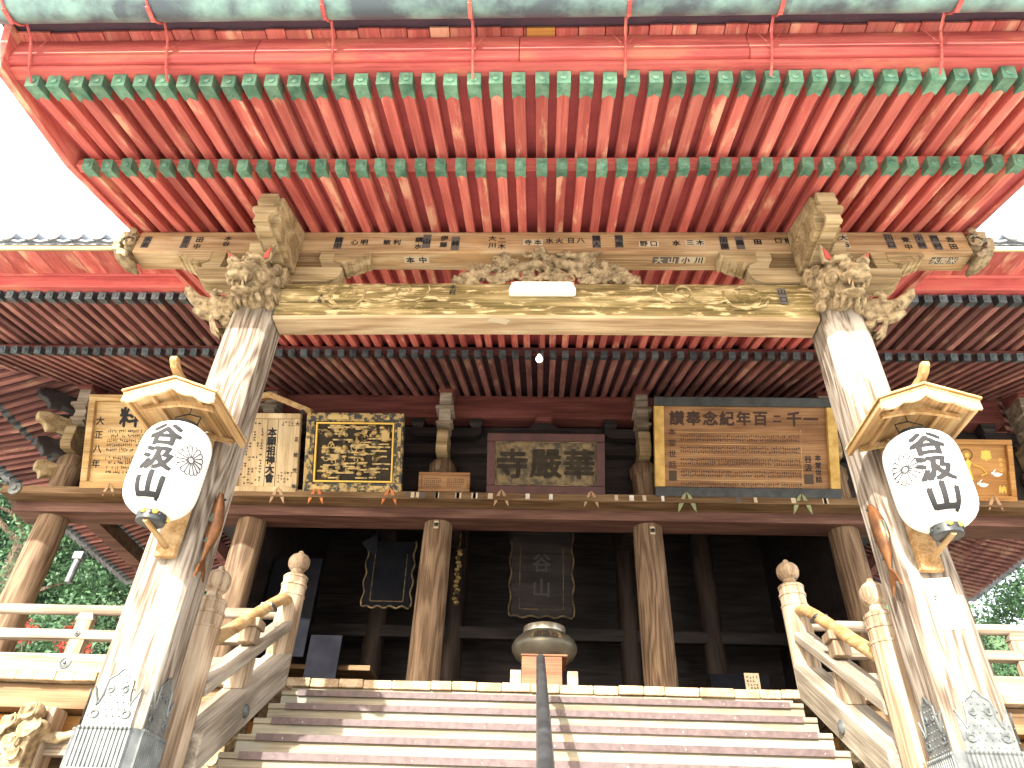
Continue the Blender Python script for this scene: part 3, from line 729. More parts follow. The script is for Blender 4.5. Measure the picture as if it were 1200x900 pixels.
for q, f in enumerate(mb.f):
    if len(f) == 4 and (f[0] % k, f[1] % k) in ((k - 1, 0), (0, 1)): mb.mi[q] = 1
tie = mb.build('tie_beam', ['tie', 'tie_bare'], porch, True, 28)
for s in (-1, 1):
    mb = MB()
    def relief(pts, r0, r1=None):
        n = len(pts); r1 = r1 or r0
        mb.tube([(s * a, 4.980, b) for a, b in pts], [r0 + (r1 - r0) * i / (n - 1) for i in range(n)], 6)
    relief(spiral(1.90, 4.86, 0.20, 0.03, 1.6, 2.9, 40, 1), 0.017, 0.009)
    relief(spiral(1.90, 4.86, 0.155, 0.05, 1.0, 4.2, 30, 1), 0.010)
    relief([(1.73, 4.80), (1.62, 4.76), (1.50, 4.77), (1.38, 4.82), (1.28, 4.90)] , 0.012, 0.007)
    relief(spiral(1.32, 4.91, 0.10, 0.02, 1.3, -1.6, 26, 1), 0.014, 0.008)
    relief([(1.42, 4.83), (1.34, 4.79), (1.22, 4.79), (1.13, 4.84), (1.08, 4.92), (1.10, 5.0)], 0.012, 0.007)
    relief([(2.12, 4.82), (2.08, 4.74), (1.98, 4.70), (1.86, 4.71), (1.78, 4.75)], 0.016, 0.008)
    relief([(1.86, 4.71), (1.80, 4.685), (1.70, 4.70)], 0.013, 0.006)
    relief([(1.20, 4.765), (1.12, 4.79), (1.0, 4.795)], 0.010, 0.006)
    for (a, b, r) in ((1.90, 4.86, .045), (1.32, 4.91, .03)): mb.ell((s * a, 4.985, b), (r, 0.02, r), 10, 6)
    mb.build('carved_scroll', 'tie', tie, True)
name_slip('木村', -0.86, 4.92, 0.075, 0.14, False, None, tie, 4.972)
name_slip('山口', 2.25, 4.85, 0.08, 0.2, False, 'slip_dark', tie, 4.972)
name_slip('大谷', -2.12, 4.80, 0.08, 0.12, False, None, tie, 4.972)
mb = MB(); mb.prism([(-0.52, 5.06), (-0.46, 5.005), (-0.30, 5.055), (-0.34, 5.115)], 4.602, 4.604, 'XY')
mb.build('name_slip', 'slip_pale', tie)

# openwork carving between the beams
def openwork():
    r_ = random.Random(11); mb = MB()
    def hump(x): return 5.08 + 0.46 * max(0.0, 1 - (abs(x - 0.03) / 0.94) ** 2.2)
    mb.box((-0.86, 5.13, 5.065), (0.92, 5.19, 5.12))
    for i in range(210):
        x = r_.uniform(-0.86, 0.92); top = hump(x); z = r_.uniform(5.09, max(5.10, top - 0.02))
        k = r_.random(); y = 5.045 + r_.uniform(-.03, .03); rr = r_.uniform(0.028, 0.045)
        if k < 0.42:
            for j in range(5):
                a = j * 2 * pi / 5 + r_.random(); mb.ell((x + rr * cos(a), y - 0.01, z + rr * sin(a)), (rr * .62, .025, rr * .62), 7, 5)
            mb.ell((x, y - 0.03, z), (rr * .42, .018, rr * .42), 7, 5)
        elif k < 0.72:
            a = r_.uniform(0, 6.28)
            mb.tube([(x + 0.055 * t * cos(a + t * .5), y + 0.01 * t, z + 0.04 * t * sin(a + t * .5)) for t in (-1, -.5, 0, .5, 1)], [0.006, 0.02, 0.026, 0.018, 0.004], 6)
        else:
            sp = spiral(x, z, 0.06, 0.012, 1.2, r_.uniform(0, 6), 16, r_.choice((-1, 1)))
            mb.tube([(a, y, min(b, 5.50)) for a, b in sp], [0.022 - 0.0008 * i for i in range(17)], 6)
    # crane bodies and a wave
    mb.tube([(-0.35, 5.01, 5.16), (-0.22, 5.005, 5.27), (-0.05, 5.00, 5.31), (0.06, 5.005, 5.24), (0.02, 5.005, 5.16)], [0.02, 0.045, 0.05, 0.035, 0.015], 8)
    mb.tube([(0.08, 5.005, 5.40), (0.16, 5.00, 5.32), (0.27, 5.00, 5.28), (0.40, 5.00, 5.27), (0.48, 5.01, 5.33)], [0.012, 0.05, 0.06, 0.045, 0.015], 8)
    mb.tube([(0.22, 5.005, 5.44), (0.36, 5.00, 5.42), (0.52, 5.00, 5.45), (0.6, 5.005, 5.48)], [0.02, 0.045, 0.03, 0.01], 8)
    return sculpt('openwork_carving', mb, 0.0085, 0.004, 0.03)
link('openwork_carving', openwork(), porch)

# ================================================================== HALL
HY = 10.5
hall = thing('temple_hall', 'dark timber temple hall behind the porch with round pillars and deep tiled eaves', 'temple')
MB_Y, MB_Z, MB_S = 8.10, 6.66, 22.0        # base rafter tips, bottom edge
MF_Y, MF_Z, MF_S = 6.83, 6.57, 12.5        # flying rafter tips
PURL_Y, PURL_Z = 10.34, 7.56
SX_P, SX_B, SX_F = 7.45, 9.35, 10.5
SU = 0.22       # the side eaves sit a little higher       # side eaves: purlin, base tips, flying tips (|X|)
lb = (PURL_Y + 0.3 - MB_Y) / cos(radians(MB_S)); lf = (MB_Y + 0.5 - MF_Y) / cos(radians(MF_S))
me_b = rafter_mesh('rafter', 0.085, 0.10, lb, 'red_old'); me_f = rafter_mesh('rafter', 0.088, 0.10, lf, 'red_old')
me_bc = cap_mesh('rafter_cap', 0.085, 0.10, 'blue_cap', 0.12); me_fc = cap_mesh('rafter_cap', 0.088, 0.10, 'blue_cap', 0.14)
def hall_rafter(x, y, z, sl_, rz, me, cm, L, full):
    o = link('rafter', me, hall, (x, y, z), (radians(sl_), 0, radians(rz + random.uniform(-.3, .3))), None if full else (1, L, 1))
    if full: link('rafter_cap', cm, o)
    else: link('rafter_cap', cm, o, scale=(1, 1 / L, 1))
    return o
nb = int(SX_B / R)
for k in range(-nb, nb + 1):
    x = (k + 0.0) * R - 0.02 + random.uniform(-.005, .005); ax = abs(x)
    L = 1.0
    if ax > SX_P: L = max(0.08, 1 - (ax - SX_P) / (SX_B - SX_P))
    hall_rafter(x, MB_Y, MB_Z + 0.012 * max(0, ax - 6), MB_S, 0, me_b, me_bc, L, L == 1.0)
nf = int(SX_F / R)
for k in range(-nf, nf + 1):
    x = k * R - 0.02 + random.uniform(-.005, .005); ax = abs(x)
    if ax < EDGE + 0.1: continue
    L = 1.0
    if ax > SX_B: L = max(0.12, 1 - (ax - SX_B) / (SX_F - SX_B) * 0.7)
    hall_rafter(x, MF_Y, MF_Z + 0.02 * max(0, ax - 6), MF_S, 0, me_f, me_fc, L, L == 1.0)
# side eaves: each rafter on the left, which the view shows; the right side as one mass
y = MB_Y + 0.2
while y < 17.6:
    L = 1.0 if y > PURL_Y else max(0.1, (y - MB_Y) / (PURL_Y - MB_Y))
    hall_rafter(-SX_B, y, MB_Z + 0.04 + SU, MB_S, -90, me_b, me_bc, L, L == 1.0)
    hall_rafter(-SX_F, y, MF_Z + 0.09 + SU, MF_S, -90, me_f, me_fc, 1.0, True)
    y += R
mb = MB(); y = MB_Y + 0.2
while y < 17.6:
    L = 1.0 if y > PURL_Y else max(0.1, (y - MB_Y) / (PURL_Y - MB_Y))
    mb.box((-0.042, 0, 0), (0.042, lb * L, 0.10), T(SX_B, y, MB_Z + 0.04 + SU) @ RZ(90) @ RX(MB_S))
    mb.box((-0.044, 0, 0), (0.044, lf, 0.10), T(SX_F, y, MF_Z + 0.09 + SU) @ RZ(90) @ RX(MF_S))
    y += R
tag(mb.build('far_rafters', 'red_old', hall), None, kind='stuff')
# sheathing
def up(zt, d): return zt + d
tB, tF = tan(radians(MB_S)), tan(radians(MF_S))
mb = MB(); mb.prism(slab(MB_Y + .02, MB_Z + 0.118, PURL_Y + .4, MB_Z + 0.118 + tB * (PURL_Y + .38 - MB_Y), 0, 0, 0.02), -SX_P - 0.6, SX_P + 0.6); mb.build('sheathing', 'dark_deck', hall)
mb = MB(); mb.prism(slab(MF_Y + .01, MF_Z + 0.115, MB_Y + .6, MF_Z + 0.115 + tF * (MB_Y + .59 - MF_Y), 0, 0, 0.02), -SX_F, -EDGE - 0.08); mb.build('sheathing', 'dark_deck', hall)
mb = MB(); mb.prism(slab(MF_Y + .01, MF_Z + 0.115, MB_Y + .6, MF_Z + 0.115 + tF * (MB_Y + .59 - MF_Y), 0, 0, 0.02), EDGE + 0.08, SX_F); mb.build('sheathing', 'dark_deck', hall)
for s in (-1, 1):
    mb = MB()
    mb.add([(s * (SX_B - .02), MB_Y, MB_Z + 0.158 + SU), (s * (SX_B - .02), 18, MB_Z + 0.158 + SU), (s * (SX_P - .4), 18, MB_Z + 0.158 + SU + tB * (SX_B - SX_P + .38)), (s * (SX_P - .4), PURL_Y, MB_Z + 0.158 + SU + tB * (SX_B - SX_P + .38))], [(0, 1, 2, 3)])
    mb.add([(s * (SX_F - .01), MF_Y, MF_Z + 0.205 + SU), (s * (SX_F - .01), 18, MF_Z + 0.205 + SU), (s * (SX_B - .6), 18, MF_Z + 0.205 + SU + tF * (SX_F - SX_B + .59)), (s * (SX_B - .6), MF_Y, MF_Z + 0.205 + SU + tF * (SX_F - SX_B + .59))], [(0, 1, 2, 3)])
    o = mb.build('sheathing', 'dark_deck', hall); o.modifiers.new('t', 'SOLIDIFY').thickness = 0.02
    # kioi and fascia along the side
    a, b = sorted((s * (SX_B - 0.03), s * (SX_B - 0.13)))
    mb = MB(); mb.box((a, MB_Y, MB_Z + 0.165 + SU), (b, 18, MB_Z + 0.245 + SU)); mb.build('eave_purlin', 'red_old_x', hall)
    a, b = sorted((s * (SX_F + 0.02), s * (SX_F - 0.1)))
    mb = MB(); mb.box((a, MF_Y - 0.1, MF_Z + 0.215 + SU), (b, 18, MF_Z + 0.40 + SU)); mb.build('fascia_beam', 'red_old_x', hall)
    # hip rafters
    mb = MB(); Lh = sqrt((SX_F + .1 - SX_P) ** 2 * 2)
    mb.box((-0.13, 0, -0.1), (0.13, Lh + 0.6, 0.13), T(s * (SX_F + 0.06), MF_Y - 0.08, MF_Z + 0.10) @ RZ(-45 if s < 0 else 45) @ RX(12.2)); mb.build('hip_rafter', 'red_old', hall, bevel=0.01)
# kioi purlin on base tips, interrupted nowhere: porch rafters land on it
mb = MB(); mb.box((-SX_B, MB_Y + 0.02, MB_Z + 0.125), (SX_B, MB_Y + 0.12, MB_Z + 0.20)); mb.build('eave_purlin', 'red_old_x', hall, bevel=0.005)
for s in (-1, 1):
    x0, x1 = sorted((s * (EDGE + 0.075), s * (SX_F + 0.1)))
    mb = MB(); mb.prism([(MF_Y - 0.10, MF_Z + 0.125), (MF_Y + 0.08, MF_Z + 0.14), (MF_Y + 0.08, MF_Z + 0.30), (MF_Y - 0.13, MF_Z + 0.33)], x0, x1); mb.build('fascia_beam', 'red_x', hall, bevel=0.008)
    mb = MB(); mb.prism([(6.66, MF_Z + 0.30), (6.69, MF_Z + 0.285), (6.72, MF_Z + 0.30), (6.72, MF_Z + 0.38), (6.66, MF_Z + 0.38)], x0, x1); mb.build('fascia_batten', 'red_x', hall, bevel=0.006)
    xx = x0
    while xx < x1 - 0.02:            # soffit boards running out to the tile edge
        wd = min(0.24, x1 - xx)
        mb = MB(); mb.prism([(6.20, 6.815), (6.72, 6.885), (6.72, 6.92), (6.20, 6.85)], xx + 0.003, xx + wd - 0.003); mb.build('soffit_board', 'red', hall); xx += wd
    mb = MB(); mb.box((x0, 6.165, 6.80), (x1, 6.198, 6.872)); mb.build('eave_lath', 'bracket', hall, bevel=0.004)
# tiled roof: slab plus tile ends at the eaves
TZ = MF_Z + 0.70; TF = 6.885
mb = MB()
e = SX_F + 0.30
f0, b0 = 6.16, 18.3
lo = [(-e, f0, TF), (e, f0, TF), (e, b0, TZ - .2), (-e, b0, TZ - .2)]
vs = lo + [(x, y, z + 0.09) for x, y, z in lo] + [(-4, 12.4, TZ + 3.4), (4, 12.4, TZ + 3.4)]
mb.add(vs, [(0, 1, 5, 4), (1, 2, 6, 5), (2, 3, 7, 6), (3, 0, 4, 7), (4, 5, 9, 8), (5, 6, 9), (6, 7, 8, 9), (7, 4, 8)])
mb.build('roof_slope', 'tile', hall)
mb = MB(); mb.tube([(0, -0.01, 0), (0, 1.2, 0.45)], 0.085, 12); mb.lathe([(0.095, 0), (0.095, 0.02), (0.06, 0.028)], 14, T(0, -0.01, 0) @ RX(90))
me_tile = mb.mesh('eave_tile', 'tile', True, 40)
mb = MB(); prof = [(-0.16, 0.02), (-0.10, -0.03), (0, -0.05), (0.10, -0.03), (0.16, 0.02), (0.16, 0.045), (0.10, -0.005), (0, -0.025), (-0.10, -0.005), (-0.16, 0.045)]
mb.prism(prof, -0.02, 0.9, 'XZ', RX(20)); me_pan = mb.mesh('pan_tile', 'tile', True, 40)
k = -int(e / 0.30)
while k * 0.30 < e:
    x = k * 0.30
    if abs(x) > EDGE + 0.1:
        link('eave_tile', me_tile, hall, (x, 6.12, TF + 0.12)); link('pan_tile', me_pan, hall, (x + 0.15, 6.13, TF + 0.07))
    k += 1
y = MF_Y - 0.2
while y < 18:
    for s in (-1, 1):
        link('eave_tile', me_tile, hall, (s * (SX_F + 0.30), y, TZ - 0.20), (0, 0, radians(-90 * -s)))
        link('pan_tile', me_pan, hall, (s * (SX_F + 0.29), y + 0.15, TZ - 0.25), (0, 0, radians(-90 * -s)))
    y += 0.30

# pillars, beams and wall above
for x in (-7.9, -4.62, -1.62, 1.68, 4.70, 7.95):
    mb = MB(); r0 = 0.235
    mb.lathe([(r0, DECK_Z), (r0, 3.4), (r0 * .985, 4.6), (r0 * .95, 5.158)], 28)
    o = mb.build('pillar', 'hall_pillar', hall, True); o.location = (x, HY, 0)
    if abs(x) < 2: name_slip('講', 0.0 if x < 0 else 0.04, 5.06 if x < 0 else 5.02, 0.075, 0.13, False, 'slip_pale', o, -0.236)
for y0 in (13.8, 17.2):
    for x in (-7.9, 7.95):
        mb = MB(); mb.lathe([(0.22, DECK_Z), (0.215, 5.9)], 20); o = mb.build('pillar', 'hall_pillar', hall, True); o.location = (x, y0, 0)
def hb(name, x0, y0, z0, x1, y1, z1, mat, bevel=0.008):
    mb = MB(); mb.box((x0, y0, z0), (x1, y1, z1)); return mb.build(name, mat, hall, bevel=bevel)
hb('head_beam', -8.45, 10.22, 5.16, 8.5, 10.66, 5.328, 'lintel')
ledge = hb('sign_ledge', -8.55, 9.93, 5.33, 8.6, 10.62, 5.455, 'brown')
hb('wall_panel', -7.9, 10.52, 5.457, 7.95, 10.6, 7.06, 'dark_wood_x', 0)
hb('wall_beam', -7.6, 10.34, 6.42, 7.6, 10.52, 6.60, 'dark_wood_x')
hb('eave_purlin', -7.75, 10.24, 7.08, 7.75, 10.52, 7.54, 'red_old_x')
for y0 in (10.9, 12.5, 14.1, 15.7): hb('head_beam', -7.98, y0, 5.5, -7.7, y0 + 1.598, 5.75, 'lintel')
for x, yy in ((-7.9, 0), (7.95, 0)):
    hb('side_purlin', x - 0.1, 10.7, 7.2, x + 0.1, 18, 7.5, 'red_old_x')
# little ink slips stuck along the ledge
rs = random.Random(21)
for i in range(26):
    x = rs.uniform(-2.1, 4.3)
    if -0.95 < x < 1.05 and rs.random() < .6: continue
    mb = MB(); wd = rs.uniform(.045, .08)
    mb.add([(x, 9.927, 5.345), (x + wd, 9.927, 5.345), (x + wd, 9.927, 5.44), (x, 9.927, 5.44)], [(0, 1, 2, 3)])
    mb.build('name_slip', rs.choice(['slip_pale', 'slip_dark', 'paper_old', 'slip_pale']), ledge)
# bracket sets on the wall over the pillars, and nose pieces
for x in (-7.9, -4.62, -1.62, 1.68, 4.70, 7.95):
    mb = MB(); mb.lathe([(0.20, 5.457), (0.20, 5.95), (0.23, 6.0), (0.23, 6.14), (0.17, 6.22)], 20); o = mb.build('bearing_block', 'hall_pillar', hall, True); o.location = (x, 10.35, 0)
    mb = MB(); mb.prism([(9.93, 6.60), (9.97, 6.66), (10.05, 6.64), (10.5, 6.64), (10.5, 6.24), (10.02, 6.22), (9.95, 6.30)], x - 0.095, x + 0.095); mb.build('beam_nose', 'bracket', hall, bevel=0.015)
    mb = MB(); mb.prism(arm_profile(x - 0.6, x + 0.6, 6.72, 6.90, 0.12), 10.30, 10.44, 'XZ'); mb.build('bracket_arm', 'dark_wood_x', hall)
    for d in (-.5, .5): block(x + d, 10.37, 6.905, 0.22, 0.16).build('bearing_block', 'dark_wood_x', hall)
    mb = MB(); mb.prism([(9.86, 7.30), (9.90, 7.10), (9.86, 7.02), (9.98, 6.93), (9.98, 6.74), (10.3, 6.70), (10.3, 7.46), (9.86, 7.44)], x - 0.10, x + 0.10)
    mb.box((x - 0.15, 9.85, 7.0), (x + 0.15, 10.2, 7.06)); mb.box((x - 0.14, 9.97, 6.78), (x + 0.14, 10.2, 6.83))
    mb.build('bracket_nose', 'rail', hall, bevel=0.01)
    mb = MB(); mb.box((x - 0.13, 9.80, 7.32), (x + 0.13, 10.23, 7.53)); mb.build('bracket_cap', 'red_old_x', hall, bevel=0.01)
# frog-leg strut over the middle plaque
mb = MB(); mb.prism([(-0.5, 6.74), (-0.42, 6.82), (-0.22, 6.86), (-0.12, 6.98), (0.2, 6.98), (0.30, 6.86), (0.5, 6.82), (0.58, 6.74), (0.38, 6.70), (0.04, 6.76), (-0.3, 6.70)], 10.25, 10.36, 'XZ'); mb.build('frog_leg_strut', 'dark_wood_x', hall, bevel=0.01)
block(0.04, 10.3, 6.99, 0.3, 0.1).build('bearing_block', 'red_old_x', hall)
# carved tail brackets stepping out under the left and right corners
for s, xc in ((-1, -7.9), (1, 7.95)):
    for j, (dy, z, ln) in enumerate(((0.0, 5.75, 0.55), (0.0, 6.15, 0.7), (0.0, 6.58, 0.85), (0.0, 7.0, 1.0))):
        mb = MB()
        prof = [(0, z), (ln * .55, z + .02), (ln * .72, z - .05), (ln * .82, z + .06), (ln * .95, z + .08), (ln, z + .2), (ln * .8, z + .26), (0, z + .26)]
        mb.prism([(s * a, b) for a, b in prof], -0.09, 0.09, 'XZ', T(xc, 10.4, 0) @ RZ(45 if s < 0 else -45))
        mb.build('tail_bracket', 'bracket' if j % 2 == 0 else 'dark_wood_x', hall, bevel=0.02)
    mb = MB(); mb.lathe([(0.10, 0), (0.10, 0.02), (0.04, 0.03), (0.04, 0.05)], 16, T(xc + s * 0.42, 9.925, 5.39) @ RX(90)); mb.build('nail_cover', 'iron', hall, True)

# interior
INT = 14.6
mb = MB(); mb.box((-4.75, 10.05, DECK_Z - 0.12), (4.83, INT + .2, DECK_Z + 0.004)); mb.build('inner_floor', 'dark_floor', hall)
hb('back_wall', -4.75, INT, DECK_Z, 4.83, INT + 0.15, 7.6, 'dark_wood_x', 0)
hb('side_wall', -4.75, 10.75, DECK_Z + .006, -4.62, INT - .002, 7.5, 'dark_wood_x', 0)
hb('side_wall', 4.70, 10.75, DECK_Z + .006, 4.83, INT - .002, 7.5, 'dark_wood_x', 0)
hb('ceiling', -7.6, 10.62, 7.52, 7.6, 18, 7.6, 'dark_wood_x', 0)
for x in (-3.1, -1.62, 1.68, 3.2):
    mb = MB(); mb.lathe([(0.2, DECK_Z + .006), (0.195, 7.5)], 20); o = mb.build('inner_pillar', 'dark_wood', hall, True); o.location = (x, 13.6, 0)
for z in (4.35, 6.55): hb('inner_beam', -4.6, 13.45, z, 4.68, 13.62, z + 0.22, 'dark_wood_x')
for x in (-1.62, 1.68): hb('inner_beam', x - 0.12, 10.75, 6.1, x + 0.12, 13.4, 6.4, 'dark_wood', 0.01)
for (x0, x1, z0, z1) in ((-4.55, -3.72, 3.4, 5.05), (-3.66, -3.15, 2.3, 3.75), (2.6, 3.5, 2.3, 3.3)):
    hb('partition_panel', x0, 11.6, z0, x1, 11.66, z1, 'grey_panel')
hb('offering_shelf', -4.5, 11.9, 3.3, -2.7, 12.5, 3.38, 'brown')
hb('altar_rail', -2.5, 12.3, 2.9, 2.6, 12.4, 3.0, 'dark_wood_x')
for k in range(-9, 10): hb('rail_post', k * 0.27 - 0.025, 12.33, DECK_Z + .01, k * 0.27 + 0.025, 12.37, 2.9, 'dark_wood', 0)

# ================================================================== VERANDA
ver = thing('veranda', 'raised plank veranda floor running along the front of the temple hall', 'veranda', (0, 7.6, BASE_Z))
EY = 7.65
rv = random.Random(4)
x = -11.2
while x < 11.2:
    wd = rv.choice((0.21, 0.25, 0.29, 0.34, 0.40)) if abs(x) < 2.7 else rv.uniform(0.17, 0.24)
    dz = rv.uniform(-0.004, 0.004)
    mb = MB(); mb.box((x + 0.003, EY - 0.03 + rv.uniform(-.012, .012), DECK_Z - 0.085 + dz), (x + wd - 0.003, 10.045 if abs(x) < 4.7 else 10.7, DECK_Z + dz - .002), ch=0.006)
    world_part(mb.build('deck_board', 'deck'), ver); x += wd
mb = MB(); mb.box((-11.2, 10.7, DECK_Z - 0.085), (-4.8, 18, DECK_Z - 0.004)); mb.box((4.9, 10.7, DECK_Z - 0.085), (11.2, 18, DECK_Z - 0.004)); world_part(mb.build('side_deck', 'deck'), ver)
for s in (-1, 1):
    def vb(name, x0, x1, y0, y1, z0, z1, mat, bev=0.01):
        a, b = sorted((s * x0, s * x1)); mb = MB(); mb.box((a, y0, z0), (b, y1, z1)); return world_part(mb.build(name, mat, bevel=bev), ver)
    vb('edge_beam', 2.9, 11.1, 7.74, 7.98, 1.70, 1.94, 'brown')
    vb('joist_board', 2.9, 11.1, 8.0, 8.05, 1.40, 1.69, 'orange_wood')
    vb('tie_rail', 2.9, 11.1, 7.66, 7.80, 1.26, 1.47, 'rail')
    vb('ground_sill', 2.9, 11.1, 7.7, 8.0, BASE_Z + .001, 0.95, 'brown')
    for xp in (3.05, 4.95, 6.9, 8.9, 10.8):
        mb = MB(); mb.box((s * xp - 0.13, 7.60, BASE_Z + .001), (s * xp + 0.13, 7.84, 1.69)); world_part(mb.build('floor_post', 'rail_z', bevel=0.02), ver)
        # carved nose with cloud curls
        mb = MB()
        Y0 = 7.42
        for (a, z, r) in ((0, 1.60, .105), (-.15, 1.50, .09), (.13, 1.47, .075), (-.20, 1.40, .07), (.05, 1.44, .11), (-.06, 1.33, .10), (0.02, 1.22, .08)):
            mb.ell((a, Y0 + 0.06, z), (r, 0.13, r * .92), 10, 7)
            sp = spiral(a, z, r * .95, r * .2, 1.3, 1.0, 18, -1); mb.tube([(p, Y0 - 0.065, q) for p, q in sp], 0.013, 5)
        mb.box((-0.11, 7.4, 1.0), (0.11, 7.60, 1.40))
        for q in (-1, 1): mb.tube([(q * 0.1, 7.62, 1.42), (q * .26, 7.62, 1.40), (q * .40, 7.63, 1.46), (q * .47, 7.63, 1.52)], [0.06, .05, .035, .012], 8)
        o = link('carved_nose', sculpt('carved_nose', mb, 0.014, 0.008), None, (s * xp, 0, 0)); world_part(o, ver)
# stone backing under the veranda
mb = MB(); mb.box((-11, 9.0, BASE_Z + 0.001), (11, 9.1, DECK_Z - 0.1)); world_part(mb.build('under_floor_wall', 'brown'), ver)

# railings on the veranda edge
def railing(s, label):
    t = thing('veranda_railing', label, 'railing', (s * 2.9, EY + 0.06, DECK_Z))
    def rb(name, x0, x1, z0, z1, d0, d1, mat='rail', bev=0.012):
        a, b = sorted((s * x0, s * x1)); mb = MB(); mb.box((a, EY + d0, z0), (b, EY + d1, z1)); return world_part(mb.build(name, mat, bevel=bev), t)
    rb('sill_rail', 2.82, 11.1, DECK_Z, 2.215, -0.02, 0.14)
    rb('middle_rail', 2.82, 11.1, 2.375, 2.475, 0.00, 0.12)
    mb = MB(); a, b = (s * 2.82, s * 11.3); mb.tube([(a, EY + 0.06, 2.705), (a + (b - a) * .3, EY + 0.06, 2.70), (a + (b - a) * .6, EY + 0.06, 2.703), (b, EY + 0.06, 2.71)], 0.056, 14)
    world_part(mb.build('top_rail', 'rail', smooth=True), t)
    for xp in (4.93, 7.1, 9.3):
        p = rb('post', xp - 0.085, xp + 0.085, 2.216, 2.62, 0.015, 0.105, 'rail_z')
        mb = MB(); mb.prism([(-0.10, 2.58), (0.10, 2.58), (0.07, 2.66), (-0.07, 2.66)], EY + 0.01, EY + 0.11, 'XZ', T(s * xp, 0, 0)); world_part(mb.build('saddle_block', 'rail'), t)
        for z, r in ((2.12, 0.062), (2.425, 0.03)):
            mb = MB(); mb.lathe([(r, 0), (r, 0.012), (r * .62, 0.022), (r * .5, 0.012), (r * .30, 0.012), (r * .28, 0.03), (0.004, 0.036)], 18, T(s * xp, EY + (-0.02 if r > .05 else 0.0), z) @ RX(90)); world_part(mb.build('nail_cover', 'iron', smooth=True, angle=30), t)
    return t
railing(-1, 'silvered timber veranda railing on the side where red shrubs grow behind')
railing(1, 'silvered timber veranda railing on the side of the orange picture board')

# ================================================================== STAIRS
stair = thing('wooden_staircase', 'wide wooden staircase with brown nosing strips rising to the veranda', 'stairs', (0, 5.8, BASE_Z))
TR, RI = 0.29, 0.19
SXW = 2.50
for i in range(1, 7):
    y, z = EY - 0.0 - i * TR, DECK_Z - i * RI
    last = z - RI < BASE_Z
    mb = MB(); mb.box((-SXW, y + 0.0, z - 0.045), (SXW, y + TR + 0.03, z), ch=0.006); world_part(mb.build('tread', 'riser'), stair)
    mb = MB(); mb.box((-SXW, y + 0.022, max(z - RI + .002, BASE_Z)), (SXW, y + 0.062, z - 0.047)); world_part(mb.build('riser', 'riser'), stair)
    xn0, xn1 = -SXW + 0.16, SXW - 0.13
    mb = MB(); mb.prism([(y - 0.004, z - 0.05), (y - 0.001, z - 0.05), (y - 0.001, z + 0.002), (y + 0.05, z + 0.002), (y + 0.05, z + 0.006), (y - 0.006, z + 0.006), (y - 0.006, z - 0.048)], xn0, xn1)
    o = world_part(mb.build('nosing_strip', 'nosing'), stair)
    mb = MB()
    for k in range(9):
        xx = xn0 + 0.25 + k * 0.55 + rv.uniform(-.03, .03)
        mb.ell((xx, y - 0.006, z - 0.028), (0.007, 0.004, 0.007), 8, 4)
    o2 = tag(mb.build('nail_row', 'bronze_rim', o), None, kind='stuff')
mb = MB(); mb.box((-SXW, EY + 0.005, DECK_Z - RI + .002), (SXW, EY + 0.095, DECK_Z - 0.09)); world_part(mb.build('riser', 'riser'), stair)
mb = MB(); mb.box((-SXW + .02, 7.78, BASE_Z + .001), (SXW - .02, 7.9, DECK_Z - 0.09)); world_part(mb.build('carriage', 'brown'), stair)

FN_Y, BN_Y = 5.78, 7.62
NX = 2.70
def newel(s, y, z0, z1, r):
    mb = MB(); H = z1 - z0
    top = z1
    prof = [(r, z0), (r, top - 0.56), (r * 1.0, top - 0.545), (r * 1.05, top - 0.54), (r * 1.05, top - 0.525), (r * 0.97, top - 0.52), (r * 0.97, top - 0.43), (r * 1.04, top - 0.425), (r * 1.04, top - 0.405), (r * 0.96, top - 0.40), (r * 0.95, top - 0.34),
            (r * 1.0, top - 0.335), (r * 1.0, top - 0.315), (r * 0.86, top - 0.295), (r * 0.62, top - 0.28), (r * 0.50, top - 0.255), (r * 0.50, top - 0.235), (r * 0.66, top - 0.222), (r * 0.82, top - 0.19), (r * 0.88, top - 0.145), (r * 0.84, top - 0.10), (r * 0.62, top - 0.062), (r * 0.34, top - 0.04), (r * 0.22, top - 0.028), (r * 0.20, top - 0.012), (r * 0.07, top)]
    mb.lathe(prof, 26)
    o = mb.build('newel_post', 'rail_z', smooth=True, angle=35); o.location = (s * NX, y, 0)
    return world_part(o, stair)
slope = atan2(RI, TR)
